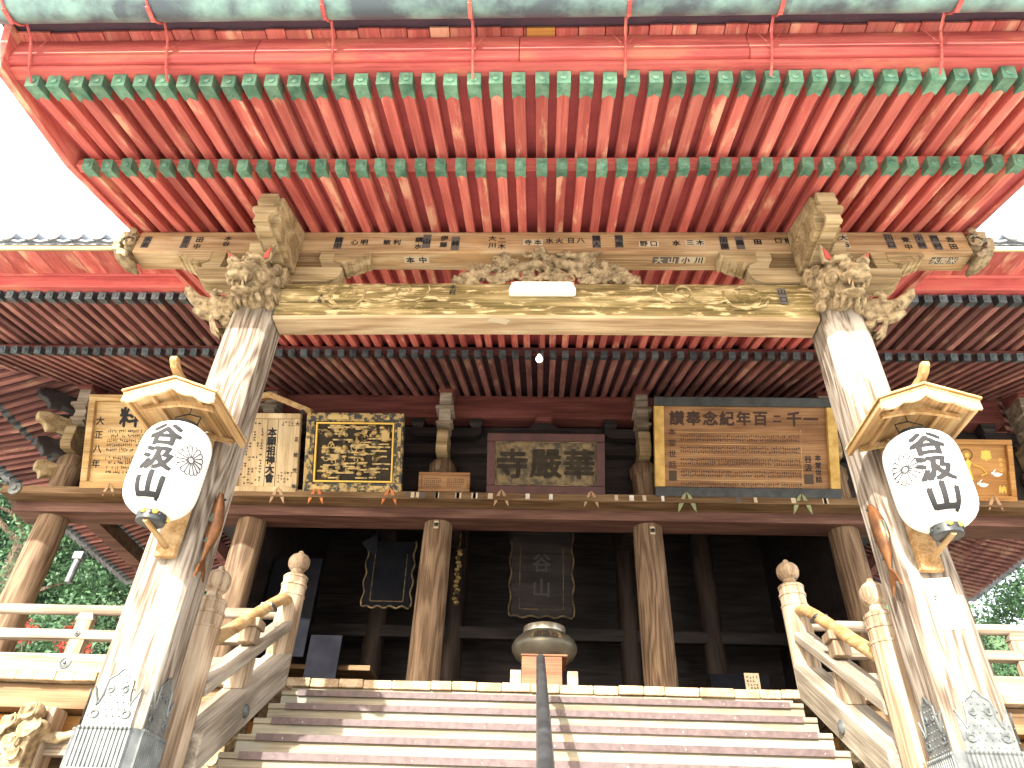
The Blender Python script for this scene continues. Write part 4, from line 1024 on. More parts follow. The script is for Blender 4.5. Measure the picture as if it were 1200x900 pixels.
for s in (-1, 1):
    newel(s, FN_Y, BASE_Z + .001, 2.43, 0.122)
    newel(s, BN_Y, DECK_Z, 3.40, 0.135)
    a, b = sorted((s * (NX - 0.17), s * (NX + 0.10)))
    y0, y1 = FN_Y + 0.10, BN_Y - 0.10
    k = RI / TR
    def zt(y): return 1.14 + k * (y - 5.85)
    def sloped(name, off0, off1, xa, xb, mat_):
        # a board built along its own length, then tilted, so that the grain follows it
        L = (y1 - y0) / cos(slope); c_, s_ = cos(slope), sin(slope); g = tan(slope)
        mb = MB(); mb.prism([(off0 * s_, off0 * c_), (L + off0 * s_, off0 * c_), (L + off1 * s_, off1 * c_), (off1 * s_, off1 * c_)], xa, xb)
        o_ = mb.build(name, mat_, bevel=0.012); o_.location = (0, y0, zt(y0)); o_.rotation_euler = (slope, 0, 0)
        return world_part(o_, stair)
    o = sloped('stringer', -0.32, 0.0, a, b, 'rail_y')
    ym = 6.62
    mb = MB(); mb.lathe([(0.058, 0), (0.058, 0.012), (0.045, 0.022), (0.03, 0.03), (0.0, 0.034)], 18, T((a if s > 0 else b), ym, zt(ym) - 0.17) @ RY(90 if s < 0 else -90)); world_part(mb.build('nail_cover', 'iron', smooth=True, angle=30), stair)
    a2, b2 = sorted((s * (NX - 0.11), s * (NX + 0.09)))
    sloped('middle_rail', 0.24, 0.34, a2, b2, 'rail_y')
    mb = MB()
    pts = [(s * NX, y0, zt(y0) + 0.64), (s * NX, 6.5, zt(6.5) + 0.635), (s * NX, 7.1, zt(7.1) + 0.63), (s * NX, 7.34, zt(7.34) + 0.62), (s * NX, 7.46, zt(7.34) + 0.66), (s * NX, 7.55, zt(7.34) + 0.665)]
    mb.tube(pts, 0.058, 14); world_part(mb.build('handrail', 'gold_wood', smooth=True), stair)
    mb = MB(); mb.box((s * NX - 0.062, 6.95, zt(6.95) + 0.655), (s * NX + 0.062, 7.13, zt(6.95) + 0.70), None, 0.01); world_part(mb.build('rail_strap', 'black_metal'), stair)
    for yp in (6.72,):
        mb = MB(); mb.box((s * NX - 0.085, yp - 0.09, zt(yp) - 0.05), (s * NX + 0.085, yp + 0.09, zt(yp) + 0.26)); world_part(mb.build('strut', 'rail_z', bevel=0.01), stair)
        mb = MB(); mb.box((s * NX - 0.075, yp - 0.08, zt(yp) + 0.36), (s * NX + 0.075, yp + 0.08, zt(yp) + 0.50)); mb.box((s * NX - 0.10, yp - 0.10, zt(yp) + 0.50), (s * NX + 0.10, yp + 0.10, zt(yp) + 0.585)); world_part(mb.build('strut', 'rail_z', bevel=0.012), stair)

# centre pipe handrail
hr = thing('pipe_handrail', 'black steel pipe handrail climbing the middle of the stairs', 'handrail', (0.02, 5.0, BASE_Z))
hs = (2.075 - 0.57) / (6.92 - 3.4)
mb = MB(); mb.tube([(0.035, 0.6, 0.57 - hs * 2.8), (0.03, 3.4, 0.57), (0.012, 6.85, 0.57 + hs * 3.45), (0.012, 6.93, 0.57 + hs * 3.5 - 0.01), (0.012, 6.96, 0.57 + hs * 3.5 - 0.06)], 0.040, 16)
world_part(mb.build('rail_pipe', 'black_metal', smooth=True), hr)
for y in (1.0, 3.6, 6.90):
    gz = (DECK_Z - 3 * RI + 0.006) if y > 6 else (BASE_Z if False else GROUND_Z + (0.178462 * (int((y - 0.86) / 0.3) + 1)) - 0.004)
    mb = MB(); mb.tube([(0.02, y, gz), (0.02, y, 0.57 + hs * (y - 3.4) - 0.03)], 0.026, 12); mb.lathe([(0.06, gz), (0.06, gz + 0.012)], 14, T(0.02, y, 0)); world_part(mb.build('rail_post', 'black_metal', smooth=True, angle=35), hr)

# ================================================================== LANTERNS
def lantern_radius(t):            # t 0 bottom .. 1 top
    return 0.254 * (1 - abs(2 * t - 1) ** 5.5 * 0.72) ** 0.75
LZ0, LZ1 = 2.29, 3.02
def wrap(pt_x, pt_z, ang0, off=0.0025):
    t = (pt_z - LZ0) / (LZ1 - LZ0); r = lantern_radius(min(max(t, 0), 1)) + off
    a = ang0 + pt_x / 0.254
    return (r * sin(a), -r * cos(a), pt_z)
def refine(vs, fs, maxlen):
    bm = bmesh.new()
    vv = [bm.verts.new(v) for v in vs]
    for f in fs:
        try: bm.faces.new([vv[i] for i in f])
        except ValueError: pass
    bmesh.ops.triangulate(bm, faces=bm.faces[:])
    for _ in range(3):
        ed = [e_ for e_ in bm.edges if e_.calc_length() > maxlen]
        if not ed: break
        bmesh.ops.subdivide_edges(bm, edges=ed, cuts=1)
        bmesh.ops.triangulate(bm, faces=bm.faces[:])
    bm.verts.index_update()
    out = ([v.co.copy() for v in bm.verts], [tuple(v.index for v in f.verts) for f in bm.faces]); bm.free()
    return out
def lantern(s, label, clabel, txt_ang, crest_ang):
    cx, cy = s * 2.74, 4.57
    t = thing('paper_lantern', label, 'lantern', (cx, cy, LZ0 - 0.06), 'lanterns on the porch pillars')
    mb = MB(); n = 44
    prof = []
    for i in range(n + 1):
        q = i / n; prof.append((lantern_radius(q) - (0.0022 if i % 2 else 0), LZ0 + (LZ1 - LZ0) * q))
    mb.lathe(prof, 40); o = mb.build('paper_body', 'white', smooth=True, angle=60); o.location = (cx, cy, 0); world_part(o, t)
    rb, rt = lantern_radius(0), lantern_radius(1)
    mb = MB(); mb.lathe([(rb * .92, LZ0 - 0.065), (rb * 1.0, LZ0 - 0.06), (rb * 1.0, LZ0 + 0.005), (rb * .9, LZ0 + 0.005)], 28)
    for k in range(10):
        a = k * pi / 5; mb.ell((rb * cos(a), rb * sin(a), LZ0 - 0.02), (0.012, 0.012, 0.016), 6, 4)
    o = mb.build('base_ring', 'black_frame', smooth=True, angle=40); o.location = (cx, cy, 0); world_part(o, t)
    for k in (0.2, 1.0, 2.6):
        mb = MB(); mb.ell((rb * 1.01 * sin(k - .4), -rb * 1.01 * cos(k - .4), LZ0 - 0.01), (0.022, 0.022, 0.018), 8, 5)
        o = mb.build('gilt_boss', 'goldtext', smooth=True); o.location = (cx, cy, 0); world_part(o, t)
    mb = MB(); mb.lathe([(rt * .9, LZ1 - 0.004), (rt * 1.0, LZ1 - 0.004), (rt * 1.0, LZ1 + 0.035), (rt * .9, LZ1 + 0.035)], 28)
    mb.tube([(rt * .9, 0, LZ1 + .03), (0.1, 0, LZ1 + .11), (0, 0, LZ1 + 0.14), (-0.1, 0, LZ1 + .11), (-rt * .9, 0, LZ1 + .03)], 0.006, 6)
    o = mb.build('top_ring', 'black_frame', smooth=True, angle=40); o.location = (cx, cy, 0); world_part(o, t)
    # writing
    mb = MB()
    for i, ch in enumerate('谷汲山'):
        vs, fs = text_geo(ch, 0.22, 0.0095)
        vs, fs = refine([Vector((v.x * 1.08, v.y * .9, v.z)) for v in vs], fs, 0.03)
        zc = 2.815 - i * 0.198
        mb = MB(); mb.add([wrap(v.x, zc + v.y, txt_ang, 0.0025 + v.z) for v in vs], fs)
        o = mb.build('character', 'ink'); o.location = (cx, cy, 0); world_part(o, t)
    # chrysanthemum crest, sixteen petals in outline
    mb = MB(); R0, R1 = 0.022, 0.115; zc = 2.66
    def cp(r, a): return wrap(r * sin(a), zc + r * cos(a), crest_ang, 0.0035)
    mb.tube([cp(R0, k * pi / 12) for k in range(25)], 0.0032, 4)
    for k in range(16):
        a0 = 2 * pi * k / 16; h = pi / 16
        pts = [cp(R0, a0 - h * .95), cp(R1 * .55, a0 - h * .98), cp(R1 * .86, a0 - h * .93), cp(R1 * .96, a0 - h * .6), cp(R1, a0), cp(R1 * .96, a0 + h * .6), cp(R1 * .86, a0 + h * .93), cp(R1 * .55, a0 + h * .98), cp(R0, a0 + h * .95)]
        mb.tube(pts, 0.0034, 4)
    o = mb.build('crest', 'crest'); o.location = (cx, cy, 0); world_part(o, t)
    # --- canopy
    c = thing('lantern_canopy', clabel, 'canopy', (cx, 4.93, 2.1), 'lantern canopies on the porch pillars')
    Y0, Y1, HW, ZE, ZA = 4.22, 4.90, 0.345, 3.085, 3.215
    for q in (-1, 1):
        mb = MB(); nrm = 0.026
        mb.prism([(cx, ZA), (cx + q * HW, ZE), (cx + q * HW, ZE + nrm), (cx, ZA + nrm)], Y0, Y1, 'XZ'); world_part(mb.build('roof_board', 'gold_wood', bevel=0.003), c)
        mb = MB(); mb.prism([(cx, ZA + nrm + .002), (cx + q * (HW + .012), ZE + nrm), (cx + q * (HW + .012), ZE + nrm + .014), (cx, ZA + nrm + .018)], Y0 - 0.018, Y1, 'XZ'); world_part(mb.build('roof_skin', 'sign_wood'), c)
        # bargeboard with a scalloped lower edge
        def barge(u):
            base = ZA - (ZA - ZE) * u
            scal = 0.055 + 0.020 * abs(sin(u * pi * 2.0)) if u < 0.94 else 0.05
            return base, base - scal
        pv = [cx + q * HW * i / 24 for i in range(25)]
        up_ = [(x_, barge(i / 24)[0] - .002) for i, x_ in enumerate(pv)]; lo_ = [(x_, barge(i / 24)[1]) for i, x_ in enumerate(pv)]
        mb = MB()
        for i in range(24):
            mb.prism([up_[i], up_[i + 1], lo_[i + 1], lo_[i]], Y0 + 0.004, Y0 + 0.026, 'XZ')
        world_part(mb.build('bargeboard', 'sign_pale'), c)
        for yy in (Y0 + 0.10, Y0 + 0.30, Y0 + 0.50, Y0 + .66):
            pass
        for u in (0.5, 0.97):
            mb = MB(); xx = cx + q * HW * u; zz = ZA - (ZA - ZE) * u
            mb.box((xx - 0.014, Y0 + 0.03, zz - 0.03), (xx + 0.014, Y1, zz - 0.004)); world_part(mb.build('roof_batten', 'gold_wood'), c)
    # arched cross piece behind the bargeboard, ridge log, back board and peg
    pts = [(-HW * .8, ZE - 0.02), (-HW * .8, ZE + .012), (-HW * .3, ZE + .055), (0, ZE + .068), (HW * .3, ZE + .055), (HW * .8, ZE + .012), (HW * .8, ZE - .02), (HW * .35, ZE + .015), (0, ZE + .03), (-HW * .35, ZE + .015)]
    for yy in (Y0 + 0.16, Y1 - 0.07):
        mb = MB()
        for (a, b) in (((0, 1, 2, 9)), ((2, 3, 8, 9)), ((3, 4, 7, 8)), ((4, 5, 6, 7))) if False else ():
            pass
        for idx in ((0, 1, 2, 9), (2, 3, 8, 9), (3, 4, 7, 8), (4, 5, 6, 7)):
            mb.prism([(cx + pts[i][0], pts[i][1]) for i in idx], yy, yy + 0.028, 'XZ')
        world_part(mb.build('cross_piece', 'gold_wood'), c)
    mb = MB(); mb.prism([(Y1, ZA + .04), (Y0 + .03, ZA + .045), (Y0 - 0.07, ZA + .075), (Y0 - 0.12, ZA + .115), (Y0 - 0.12, ZA + .15), (Y0 - .08, ZA + .155), (Y0, ZA + .105), (Y1, ZA + .10)], cx - 0.028, cx + 0.028); world_part(mb.build('ridge_log', 'gold_wood', bevel=0.01), c)
    mb = MB(); mb.box((cx - 0.075, 4.875, 2.12), (cx + 0.075, 4.935, ZA - .02)); world_part(mb.build('back_board', 'gold_wood', bevel=0.006), c)
    mb = MB(); mb.tube([(cx, 4.875, 2.19), (cx, 4.50, 2.225)], 0.020, 10); world_part(mb.build('peg', 'gold_wood', smooth=True, angle=50), c)
    mb = MB(); mb.tube([(cx, 4.57, 2.226), (cx, 4.57, LZ0 - 0.06)], 0.010, 8); world_part(mb.build('peg_pin', 'black_metal'), c)
    mb = MB(); mb.tube([(cx, 4.57, LZ1 + 0.137), (cx, 4.57, ZA)], 0.004, 6); world_part(mb.build('hook', 'black_metal'), c)
lantern(-1, 'white paper lantern with kanji on the pillar without any pasted sheet', 'small gabled wooden canopy on the pillar without any pasted sheet', 0.12, 1.0)
lantern(1, 'white paper lantern with kanji on the pillar that has a worn paper sheet', 'small gabled wooden canopy on the pillar that has a worn paper sheet', -0.27, -1.0)

# ================================================================== CARP on the inner sides of the pillars
def carp_mesh():
    mb = MB(); n = 18; seg = 14
    L = 0.56
    for i in range(n + 1):
        t = i / n; z = L * (0.5 - t)
        wv = 0.075 * max(0.06, sin(pi * min(1, (t * 0.86 + 0.10))) ** 0.75) * (1.0 if t < .55 else 1 - (t - .55) * 0.9)
        th = 0.052 * max(0.12, sin(pi * min(1, t * 0.9 + 0.08)) ** 0.8) * (1.0 if t < .5 else 1 - (t - .5) * 1.1)
        bend = 0.035 * sin(t * pi * 1.2)
        for k in range(seg):
            a = 2 * pi * k / seg; mb.v.append((th * cos(a), wv * sin(a) + bend, z))
    for i in range(n):
        for k in range(seg): mb.f.append((i * seg + k, i * seg + (k + 1) % seg, (i + 1) * seg + (k + 1) % seg, (i + 1) * seg + k)); mb.mi.append(0)
    mb.f += [tuple(range(seg)), tuple(n * seg + k for k in range(seg - 1, -1, -1))]; mb.mi += [0, 0]
    return mb
me_carp = carp_mesh().mesh('body', 'carp', True, 60)
def carp(s, label):
    t = thing('bronze_carp', label, 'fish sculpture', (s * (PX - PW - 0.045), 5.02, 2.42), 'carp on the porch pillars', (radians(4), 0, 0 if s < 0 else pi))
    link('body', me_carp, t)
    mb = MB(); mb.prism([(0.0, -0.24), (0.05, -0.30), (0.085, -0.40), (0.03, -0.345), (-0.005, -0.335), (-0.04, -0.36), (-0.085, -0.415), (-0.055, -0.30)], -0.008, 0.008); mb.build('tail_fin', 'carp', t)
    mb = MB(); mb.prism([(0.06, 0.14), (0.125, 0.08), (0.115, -0.05), (0.05, -0.10)], -0.006, 0.006); mb.prism([(-0.045, 0.10), (-0.10, 0.02), (-0.03, 0.03)], -0.006, 0.006); mb.prism([(-0.03, -0.08), (-0.075, -0.14), (-0.02, -0.13)], -0.005, 0.005); mb.build('fins', 'carp_green', t)
    mb = MB(); mb.ell((0.036, 0.012, 0.235), (0.012, 0.010, 0.010), 8, 5); mb.ell((-0.036, 0.012, 0.235), (0.012, 0.010, 0.010), 8, 5); mb.build('eye', 'ink', t, True)
carp(-1, 'copper carp nailed upright to the pillar without any pasted sheet')
carp(1, 'copper carp nailed upright to the pillar that has a worn paper sheet')

# ================================================================== LAMPS
lf_ = thing('tube_lamp', 'white plastic lamp cover fixed to the mossy tie beam', 'lamp', (0.0, 4.95, 4.92))
mb = MB(); mb.prism([(-0.285, 4.935), (0.285, 4.935), (0.325, 4.815), (-0.325, 4.815)], 4.855, 4.968, 'XZ'); world_part(mb.build('lamp_cover', 'lampwhite', bevel=0.03), lf_)
mb = MB(); mb.box((-0.30, 4.90, 4.937), (0.30, 4.97, 4.952)); world_part(mb.build('lamp_base', 'gilt_yellow'), lf_)
bl = thing('light_bulb', 'round bare light bulb hanging on a cord below the eaves', 'light bulb', (-0.03, 6.8, 5.6))
mb = MB(); mb.ell((-0.03, 6.8, 5.565), (0.042, 0.042, 0.044), 16, 12); mb.lathe([(0.02, 5.60), (0.018, 5.63)], 12, T(-0.03, 6.8, 0)); world_part(mb.build('glass', 'bulb', smooth=True), bl)
mb = MB(); mb.lathe([(0.021, 5.63), (0.021, 5.69), (0.008, 5.70)], 12, T(-0.03, 6.8, 0)); mb.tube([(-0.03, 6.8, 5.70), (-0.03, 6.8, KB[1] + tb * (6.8 - KB[0]) + 0.02)], 0.0045, 6); world_part(mb.build('socket_and_cord', 'ink', smooth=True, angle=40), bl)

# ================================================================== SIGNS
def leaf_bracket(parent, x, z, mat, sc=1.0):
    mb = MB()
    for q in (-1, 1):
        pts = [(0.0, 0.10), (q * 0.045, 0.06), (q * 0.095, -0.04), (q * 0.105, -0.14), (q * 0.075, -0.10), (q * 0.03, -0.02)]
        mb.prism([(a * sc, b * sc) for a, b in (pts if q > 0 else pts[::-1])], -0.03, 0.0, 'XZ', T(x, -0.06, z) @ RX(-8))
    return mb.build('leaf_bracket', mat, parent, bevel=0.006)
def sign(name, label, x0, x1, z0, H, frame, fmat, bmat, lean=28, Yb=9.99, fmat2=None, cat='sign', fd=0.07):
    """framed board standing on the ledge, leaning out at the top; local XZ drawing, front to -Y"""
    t = thing(name, label, cat, ((x0 + x1) / 2, Yb, z0), None, (radians(lean), 0, 0))
    W = (x1 - x0); hw = W / 2
    mb = MB(); mb.box((-hw + frame * .5, 0.0, frame * .5), (hw - frame * .5, 0.025, H - frame * .5)); mb.build('board', bmat, t)
    for (a, b, c_, d, mm) in ((-hw, hw, 0, frame, fmat2 or fmat), (-hw, hw, H - frame, H, fmat2 or fmat), (-hw, -hw + frame, frame, H - frame, fmat), (hw - frame, hw, frame, H - frame, fmat)):
        mb = MB(); e_ = 0.0 if mm == (fmat2 or fmat) and d - c_ == frame else 0.002
        mb.box((a + (0 if b - a > frame * 1.5 else 0), -fd + e_, c_ + .001), (b, 0.04 - e_, d - .001)); mb.build('frame', mm, t, bevel=0.01)
    return t, W, H
def write(t, items, mat, y=-0.003, name='lettering'):
    for ch, x, z, sz, bold in items:
        vs, fs = text_geo(ch, sz, bold)
        mb = MB(); mb.add([(v.x + x, y - v.z, v.y + z) for v in vs], fs); mb.build('character', mat, t)
def strokes(t, cols, mat, seed, y=-0.002, vertical=True):
    """rows of unreadably small brush strokes: (x0, x1, z0, z1, pitch_x, pitch_z, fill)"""
    r_ = random.Random(seed); mb = MB()
    for (x0, x1, z0, z1, px, pz, fill) in cols:
        z = z1
        while z > z0 + pz * .5:
            x = x0
            while x < x1 - px * .5:
                if r_.random() < fill:
                    for q in range(3):
                        w_, h_ = px * r_.uniform(.4, .85), pz * r_.uniform(.14, .24)
                        if r_.random() < .45: w_, h_ = px * .22, pz * r_.uniform(.4, .75)
                        cx_, cz = x + px * .5 + r_.uniform(-.12, .12) * px, z - pz * r_.uniform(.25, .75)
                        mb.add([(cx_ - w_ / 2, y, cz - h_ / 2), (cx_ + w_ / 2, y, cz - h_ / 2), (cx_ + w_ / 2, y, cz + h_ / 2), (cx_ - w_ / 2, y, cz + h_ / 2)], [(0, 1, 2, 3)])
                x += px
            z -= pz
    return tag(mb.build('small_writing', mat, t), None, kind='stuff')

# 1 donation board far left
t, W, H = sign('donation_board', 'honey wood board lettered with one large kanji beside the corner pillar', -7.30, -5.20, 5.46, 1.50, 0.11, 'sign_wood', 'sign_wood')
write(t, [('料', -0.38, H - 0.36, 0.34, 0.012), ('堂', 0.12, H - 0.36, 0.34, 0.012)], 'ink')
write(t, [(c_, -0.86, H - 0.42 - i * 0.23, 0.14, 0.003) for i, c_ in enumerate('大正八年')], 'ink')
strokes(t, [(-0.72, 0.9, 0.22, 0.52, 0.030, 0.075, .8), (-0.72, 0.9, 0.58, 0.95, 0.030, 0.075, .8)], 'ink_soft', 1)
for zz in (0.545, 0.98):
    mb = MB(); mb.box((-0.95, -0.004, zz - .006), (0.95, -0.001, zz + .006)); mb.build('ruled_line', 'sign_pale', t)
leaf_bracket(t, -0.55, -0.005, 'pad_brown', 0.9); leaf_bracket(t, 0.6, -0.005, 'pad_brown', 0.9)
# 2 pale notice board with a little roof
t, W, H = sign('notice_board', 'pale vertical notice board under its own sloping gable strip', -4.86, -3.82, 5.44, 1.24, 0.085, 'sign_pale', 'sign_pale')
mb = MB()
mb.prism([(-0.62, H + 0.10), (0.02, H + 0.24), (0.70, H - 0.02), (0.70, H + 0.07), (0.02, H + 0.34), (-0.62, H + 0.20)], -0.13, 0.05, 'XZ'); mb.build('roof_strip', 'gold_wood', t, bevel=0.005)
mb = MB(); mb.prism([(0.57, H + 0.06), (0.62, H + 0.02), (0.57, H - 0.02), (0.52, H + 0.02)], -0.137, -0.131, 'XZ'); mb.build('iron_diamond', 'ink', t)
write(t, [(c_, 0.06, H - 0.30 - i * 0.145, 0.15, 0.006) for i, c_ in enumerate('本願祖禅大會')], 'ink')
write(t, [(c_, 0.483, H - 0.17 - i * 0.245, 0.075, 0.002) for i, c_ in enumerate('大正拾弐年')], 'ink', y=-0.0735)
write(t, [(c_, 0.075, 0.36 - i * 0.06, 0.062, 0.001) for i, c_ in enumerate('谷汲山')], 'ink')
strokes(t, [(-0.43, -0.06, 0.12, H - 0.14, 0.06, 0.045, .5), (0.18, 0.42, 0.12, 0.32, 0.05, 0.045, .8), (0.2, 0.42, H - 0.2, H - 0.12, 0.05, 0.045, .8)], 'ink_soft', 2)
for xx in (-0.02, 0.15): 
    mb = MB(); mb.box((xx - .004, -0.003, 0.09), (xx + .004, -0.001, H - 0.09)); mb.build('ruled_line', 'ink_soft', t)
leaf_bracket(t, 0.24, -0.03, 'pad_brown', 1.1)
# 3 black and gold carved plaque
t, W, H = sign('carved_plaque', 'black lacquer plaque with flaking gold relief beside the pale notice board', -3.72, -2.17, 5.46, 1.24, 0.14, 'flake_frame', 'brown_lacquer')
mb = MB(); hw = W / 2
for (a, b, c_, d) in ((-hw + .15, hw - .15, .15, .175), (-hw + .15, hw - .15, H - .175, H - .15), (-hw + .15, -hw + .175, .175, H - .175), (hw - .175, hw - .15, .175, H - .175)): mb.box((a, -0.05, c_), (b, -0.0015, d))
mb.build('gilt_fillet', 'goldtext', t)
r_ = random.Random(8); mb = MB()
for i in range(150):
    x = r_.uniform(-hw + .2, hw - .2); z = r_.uniform(.2, H - .2); k = r_.random()
    if k < .45:
        ln = r_.uniform(.04, .16); mb.box((x - ln, -0.02 - r_.uniform(0, .02), z - .012), (x + ln, 0.0, z + .012)) if abs(x) + ln < hw - .19 else None
    elif k < .75: mb.ell((x, -0.004, z), (r_.uniform(.02, .07), r_.uniform(.02, .05), r_.uniform(.02, .06)), 8, 6)
    else:
        sp = spiral(x, z, r_.uniform(.03, .07), .008, 1.1, r_.uniform(0, 6), 14); mb.tube([(a, -0.015, b) for a, b in sp], .010, 5)
mb.build('gilt_relief', 'gilt', t, True)
mb = MB(); mb.box((0.42, -0.04, H - 0.42), (0.55, -0.003, H - 0.27)); mb.build('gilt_seal', 'gilt', t)
for (a, b, c_, d) in ((-hw + .01, -hw + .075, H * .45, H * .85), (hw - .09, hw - .03, H * .22, H * .82), (-0.5, -0.1, H - .11, H - .03), (0.25, .55, H - .11, H - .03), (-0.7, -0.3, .03, .11), (.1, .6, .03, .10)):
    mb = MB(); mb.box((a, -0.078, c_), (b, -0.071, d), None, 0.003); mb.build('frame_mount', 'gilt', t)
leaf_bracket(t, -0.55, -0.04, 'pad_orange', 1.15); leaf_bracket(t, 0.60, -0.04, 'pad_orange', 1.15)
# 4 small wooden tablet
t, W, H = sign('wooden_tablet', 'small plain brown tablet with two columns between the gold plaque and name plaque', -1.92, -1.11, 5.50, 0.31, 0.05, 'sign_brown', 'sign_brown', 20, 10.02, fd=0.03)
strokes(t, [(-0.32, -0.05, 0.07, 0.22, 0.03, 0.03, .95), (0.04, 0.32, 0.07, 0.22, 0.03, 0.03, .95)], 'ink_brown', 3)
# 5 middle name plaque
t, W, H = sign('name_plaque', 'maroon framed temple name plaque with three dark characters on dull gold', -0.84, 0.99, 5.47, 0.94, 0.13, 'maroon', 'gilt_old')
mb = MB(); hw = W / 2
for (a, b, c_, d) in ((-hw + .13, hw - .13, .13, .148), (-hw + .13, hw - .13, H - .148, H - .13), (-hw + .13, -hw + .148, .148, H - .148), (hw - .148, hw - .13, .148, H - .148)): mb.box((a, -0.045, c_), (b, -0.0015, d))
mb.build('gilt_fillet', 'gilt_old', t)
for i, ch in enumerate('寺嚴華'):
    vs, fs = text_geo(ch, 0.48, 0.016)
    mb = MB(); mb.add([(v.x * 1.05 - 0.52 + i * 0.52, -0.012 - v.z * 3, v.y + H / 2) for v in vs], fs); o = mb.build('character', 'brown_lacquer', t)
leaf_bracket(t, -0.68, -0.05, 'pad_brown', 1.1); leaf_bracket(t, 0.70, -0.05, 'pad_brown', 1.1)
# 6 anniversary board
t, W, H = sign('anniversary_board', 'large brown donor board in a black and yellow frame with a kanji heading', 1.76, 4.56, 5.46, 1.55, 0.15, 'gilt_yellow', 'sign_brown', fmat2='black_frame')
hd = '讃奉念紀年百二千一'
write(t, [(c_, -1.04 + i * 0.258, H - 0.33, 0.235 if c_ != '二' else 0.13, 0.009) for i, c_ in enumerate(hd)], 'ink_brown')
strokes(t, [(-1.0, 0.83, H - 0.62 - j * 0.185 - 0.10, H - 0.62 - j * 0.185 + 0.04, 0.034, 0.058, .95) for j in range(6)], 'ink_brown', 4)
write(t, [(c_, -1.12, H - 0.55 - i * 0.17, 0.12, 0.002) for i, c_ in enumerate('本堂世話')], 'ink_brown')
write(t, [(c_, 0.95, 0.60 - i * 0.13, 0.12, 0.003) for i, c_ in enumerate('谷汲')] + [(c_, 1.10, 0.62 - i * 0.11, 0.10, 0.003) for i, c_ in enumerate('本堂世話')], 'ink')
mb = MB(); mb.box((0.88, -0.004, 0.22), (1.02, -0.001, 0.37)); mb.build('ink_block', 'ink_soft', t)
mb = MB(); mb.box((-1.18, -0.004, 0.24), (-1.06, -0.001, 0.40)); mb.build('ink_block', 'ink_soft', t)
mb = MB()
for j in range(6): mb.box((-1.05, -0.003, H - 0.555 - j * 0.185), (0.86, -0.001, H - 0.548 - j * 0.185))
mb.box((0.855, -0.003, 0.2), (0.862, -0.001, H - 0.5)); mb.build('ruled_lines', 'sign_wood', t)
leaf_bracket(t, -0.93, -0.06, 'pad_green', 1.35); leaf_bracket(t, 0.80, -0.06, 'pad_green', 1.35)
# 7 picture board on the right
t, W, H = sign('picture_board', 'orange wood picture board with gold figure and two white rabbits', 6.10, 7.16, 5.46, 0.93, 0.08, 'sign_orange', 'sign_orange')
write(t, [('奉', 0.16, H - 0.24, 0.17, 0.006), ('納', 0.36, 0.18, 0.12, 0.003)], 'goldtext')
write(t, [(c_, 0.37, H - 0.30 - i * 0.08, 0.06, 0.001) for i, c_ in enumerate('谷汲山')], 'goldtext')
mb = MB(); mb.prism([(-.10, .34), (.06, .34), (.02, .52), (.05, .60), (0, .66), (-.05, .60), (-.04, .50)], -0.012, -0.001, 'XZ', T(-0.12, 0, -.02)); mb.ell((-.13, -.008, .69), (.035, .012, .04), 10, 6)
mb.tube([(-.05, -.008, .55), (.08, -.008, .50), (.14, -.008, .42), (.06, -.008, .38)], .012, 5); mb.build('painted_figure', 'goldtext', t)
mb = MB(); mb.tube([(-.13 + .085 * cos(k * pi / 10), -.006, .70 + .085 * sin(k * pi / 10)) for k in range(21)], .006, 5); mb.build('painted_halo', 'ink_soft', t)
for (rx_, rz_) in ((0.08, 0.24), (0.30, 0.40)):
    mb = MB(); mb.ell((rx_, -.006, rz_), (.065, .010, .034), 10, 6); mb.ell((rx_ - .065, -.006, rz_ + .02), (.028, .010, .022), 8, 5)
    for q in (0, 1): mb.tube([(rx_ - .06, -.006, rz_ + .03), (rx_ - .03 + q * .02, -.006, rz_ + .075 + q * .01)], [.010, .005], 5)
    mb.ell((rx_ + .065, -.006, rz_ + .012), (.014, .010, .014), 6, 5); mb.build('painted_rabbit', 'white', t, True)
leaf_bracket(t, 0.18, -0.01, 'pad_brown', 1.0)

# ================================================================== INCENSE VESSEL on its stand
mb = MB(); v = thing('offertory_box', 'reddish wooden box under the bronze incense vessel', 'box', (0.05, 8.35, DECK_Z))
def vb2(name, x0, x1, y0, y1, z0, z1, mat, bev=0.006):
    mb = MB(); mb.box((x0, y0, z0), (x1, y1, z1)); return world_part(mb.build(name, mat, bevel=bev), v)
vb2('box_body', -0.195, 0.254, 8.30, 8.85, DECK_Z + .002, 2.50, 'terracotta'); vb2('box_lid', -0.205, 0.315, 8.29, 8.86, 2.502, 2.525, 'terracotta')
vb2('side_plinth', -0.32, -0.20, 8.34, 8.8, DECK_Z + .002, 2.36, 'rail'); vb2('side_plinth', 0.312, 0.43, 8.34, 8.8, DECK_Z + .002, 2.36, 'rail')
pot = thing('incense_vessel', 'squat bronze incense vessel with a pale rim and name plate', 'incense burner', (0.06, 8.75, 2.525))
mb = MB(); mb.lathe([(0.16, 2.527), (0.20, 2.53), (0.27, 2.56), (0.345, 2.62), (0.385, 2.69), (0.388, 2.74), (0.36, 2.80), (0.31, 2.845), (0.255, 2.875), (0.245, 2.885)], 44, T(0.06, 8.75, 0)); world_part(mb.build('bowl', 'bronze', smooth=True), pot)
mb = MB(); mb.lathe([(0.245, 2.883), (0.254, 2.888), (0.254, 2.955), (0.25, 2.965), (0.235, 2.955), (0.23, 2.89)], 44, T(0.06, 8.75, 0)); world_part(mb.build('rim', 'bronze_rim', smooth=True, angle=50), pot)
mb = MB(); nseg = 10
for i in range(nseg):
    for j in range(4): pass
def potr(z): return 0.388 - 0.05 * ((z - 2.74) / 0.06) if z > 2.74 else 0.388
pv, pf = [], []
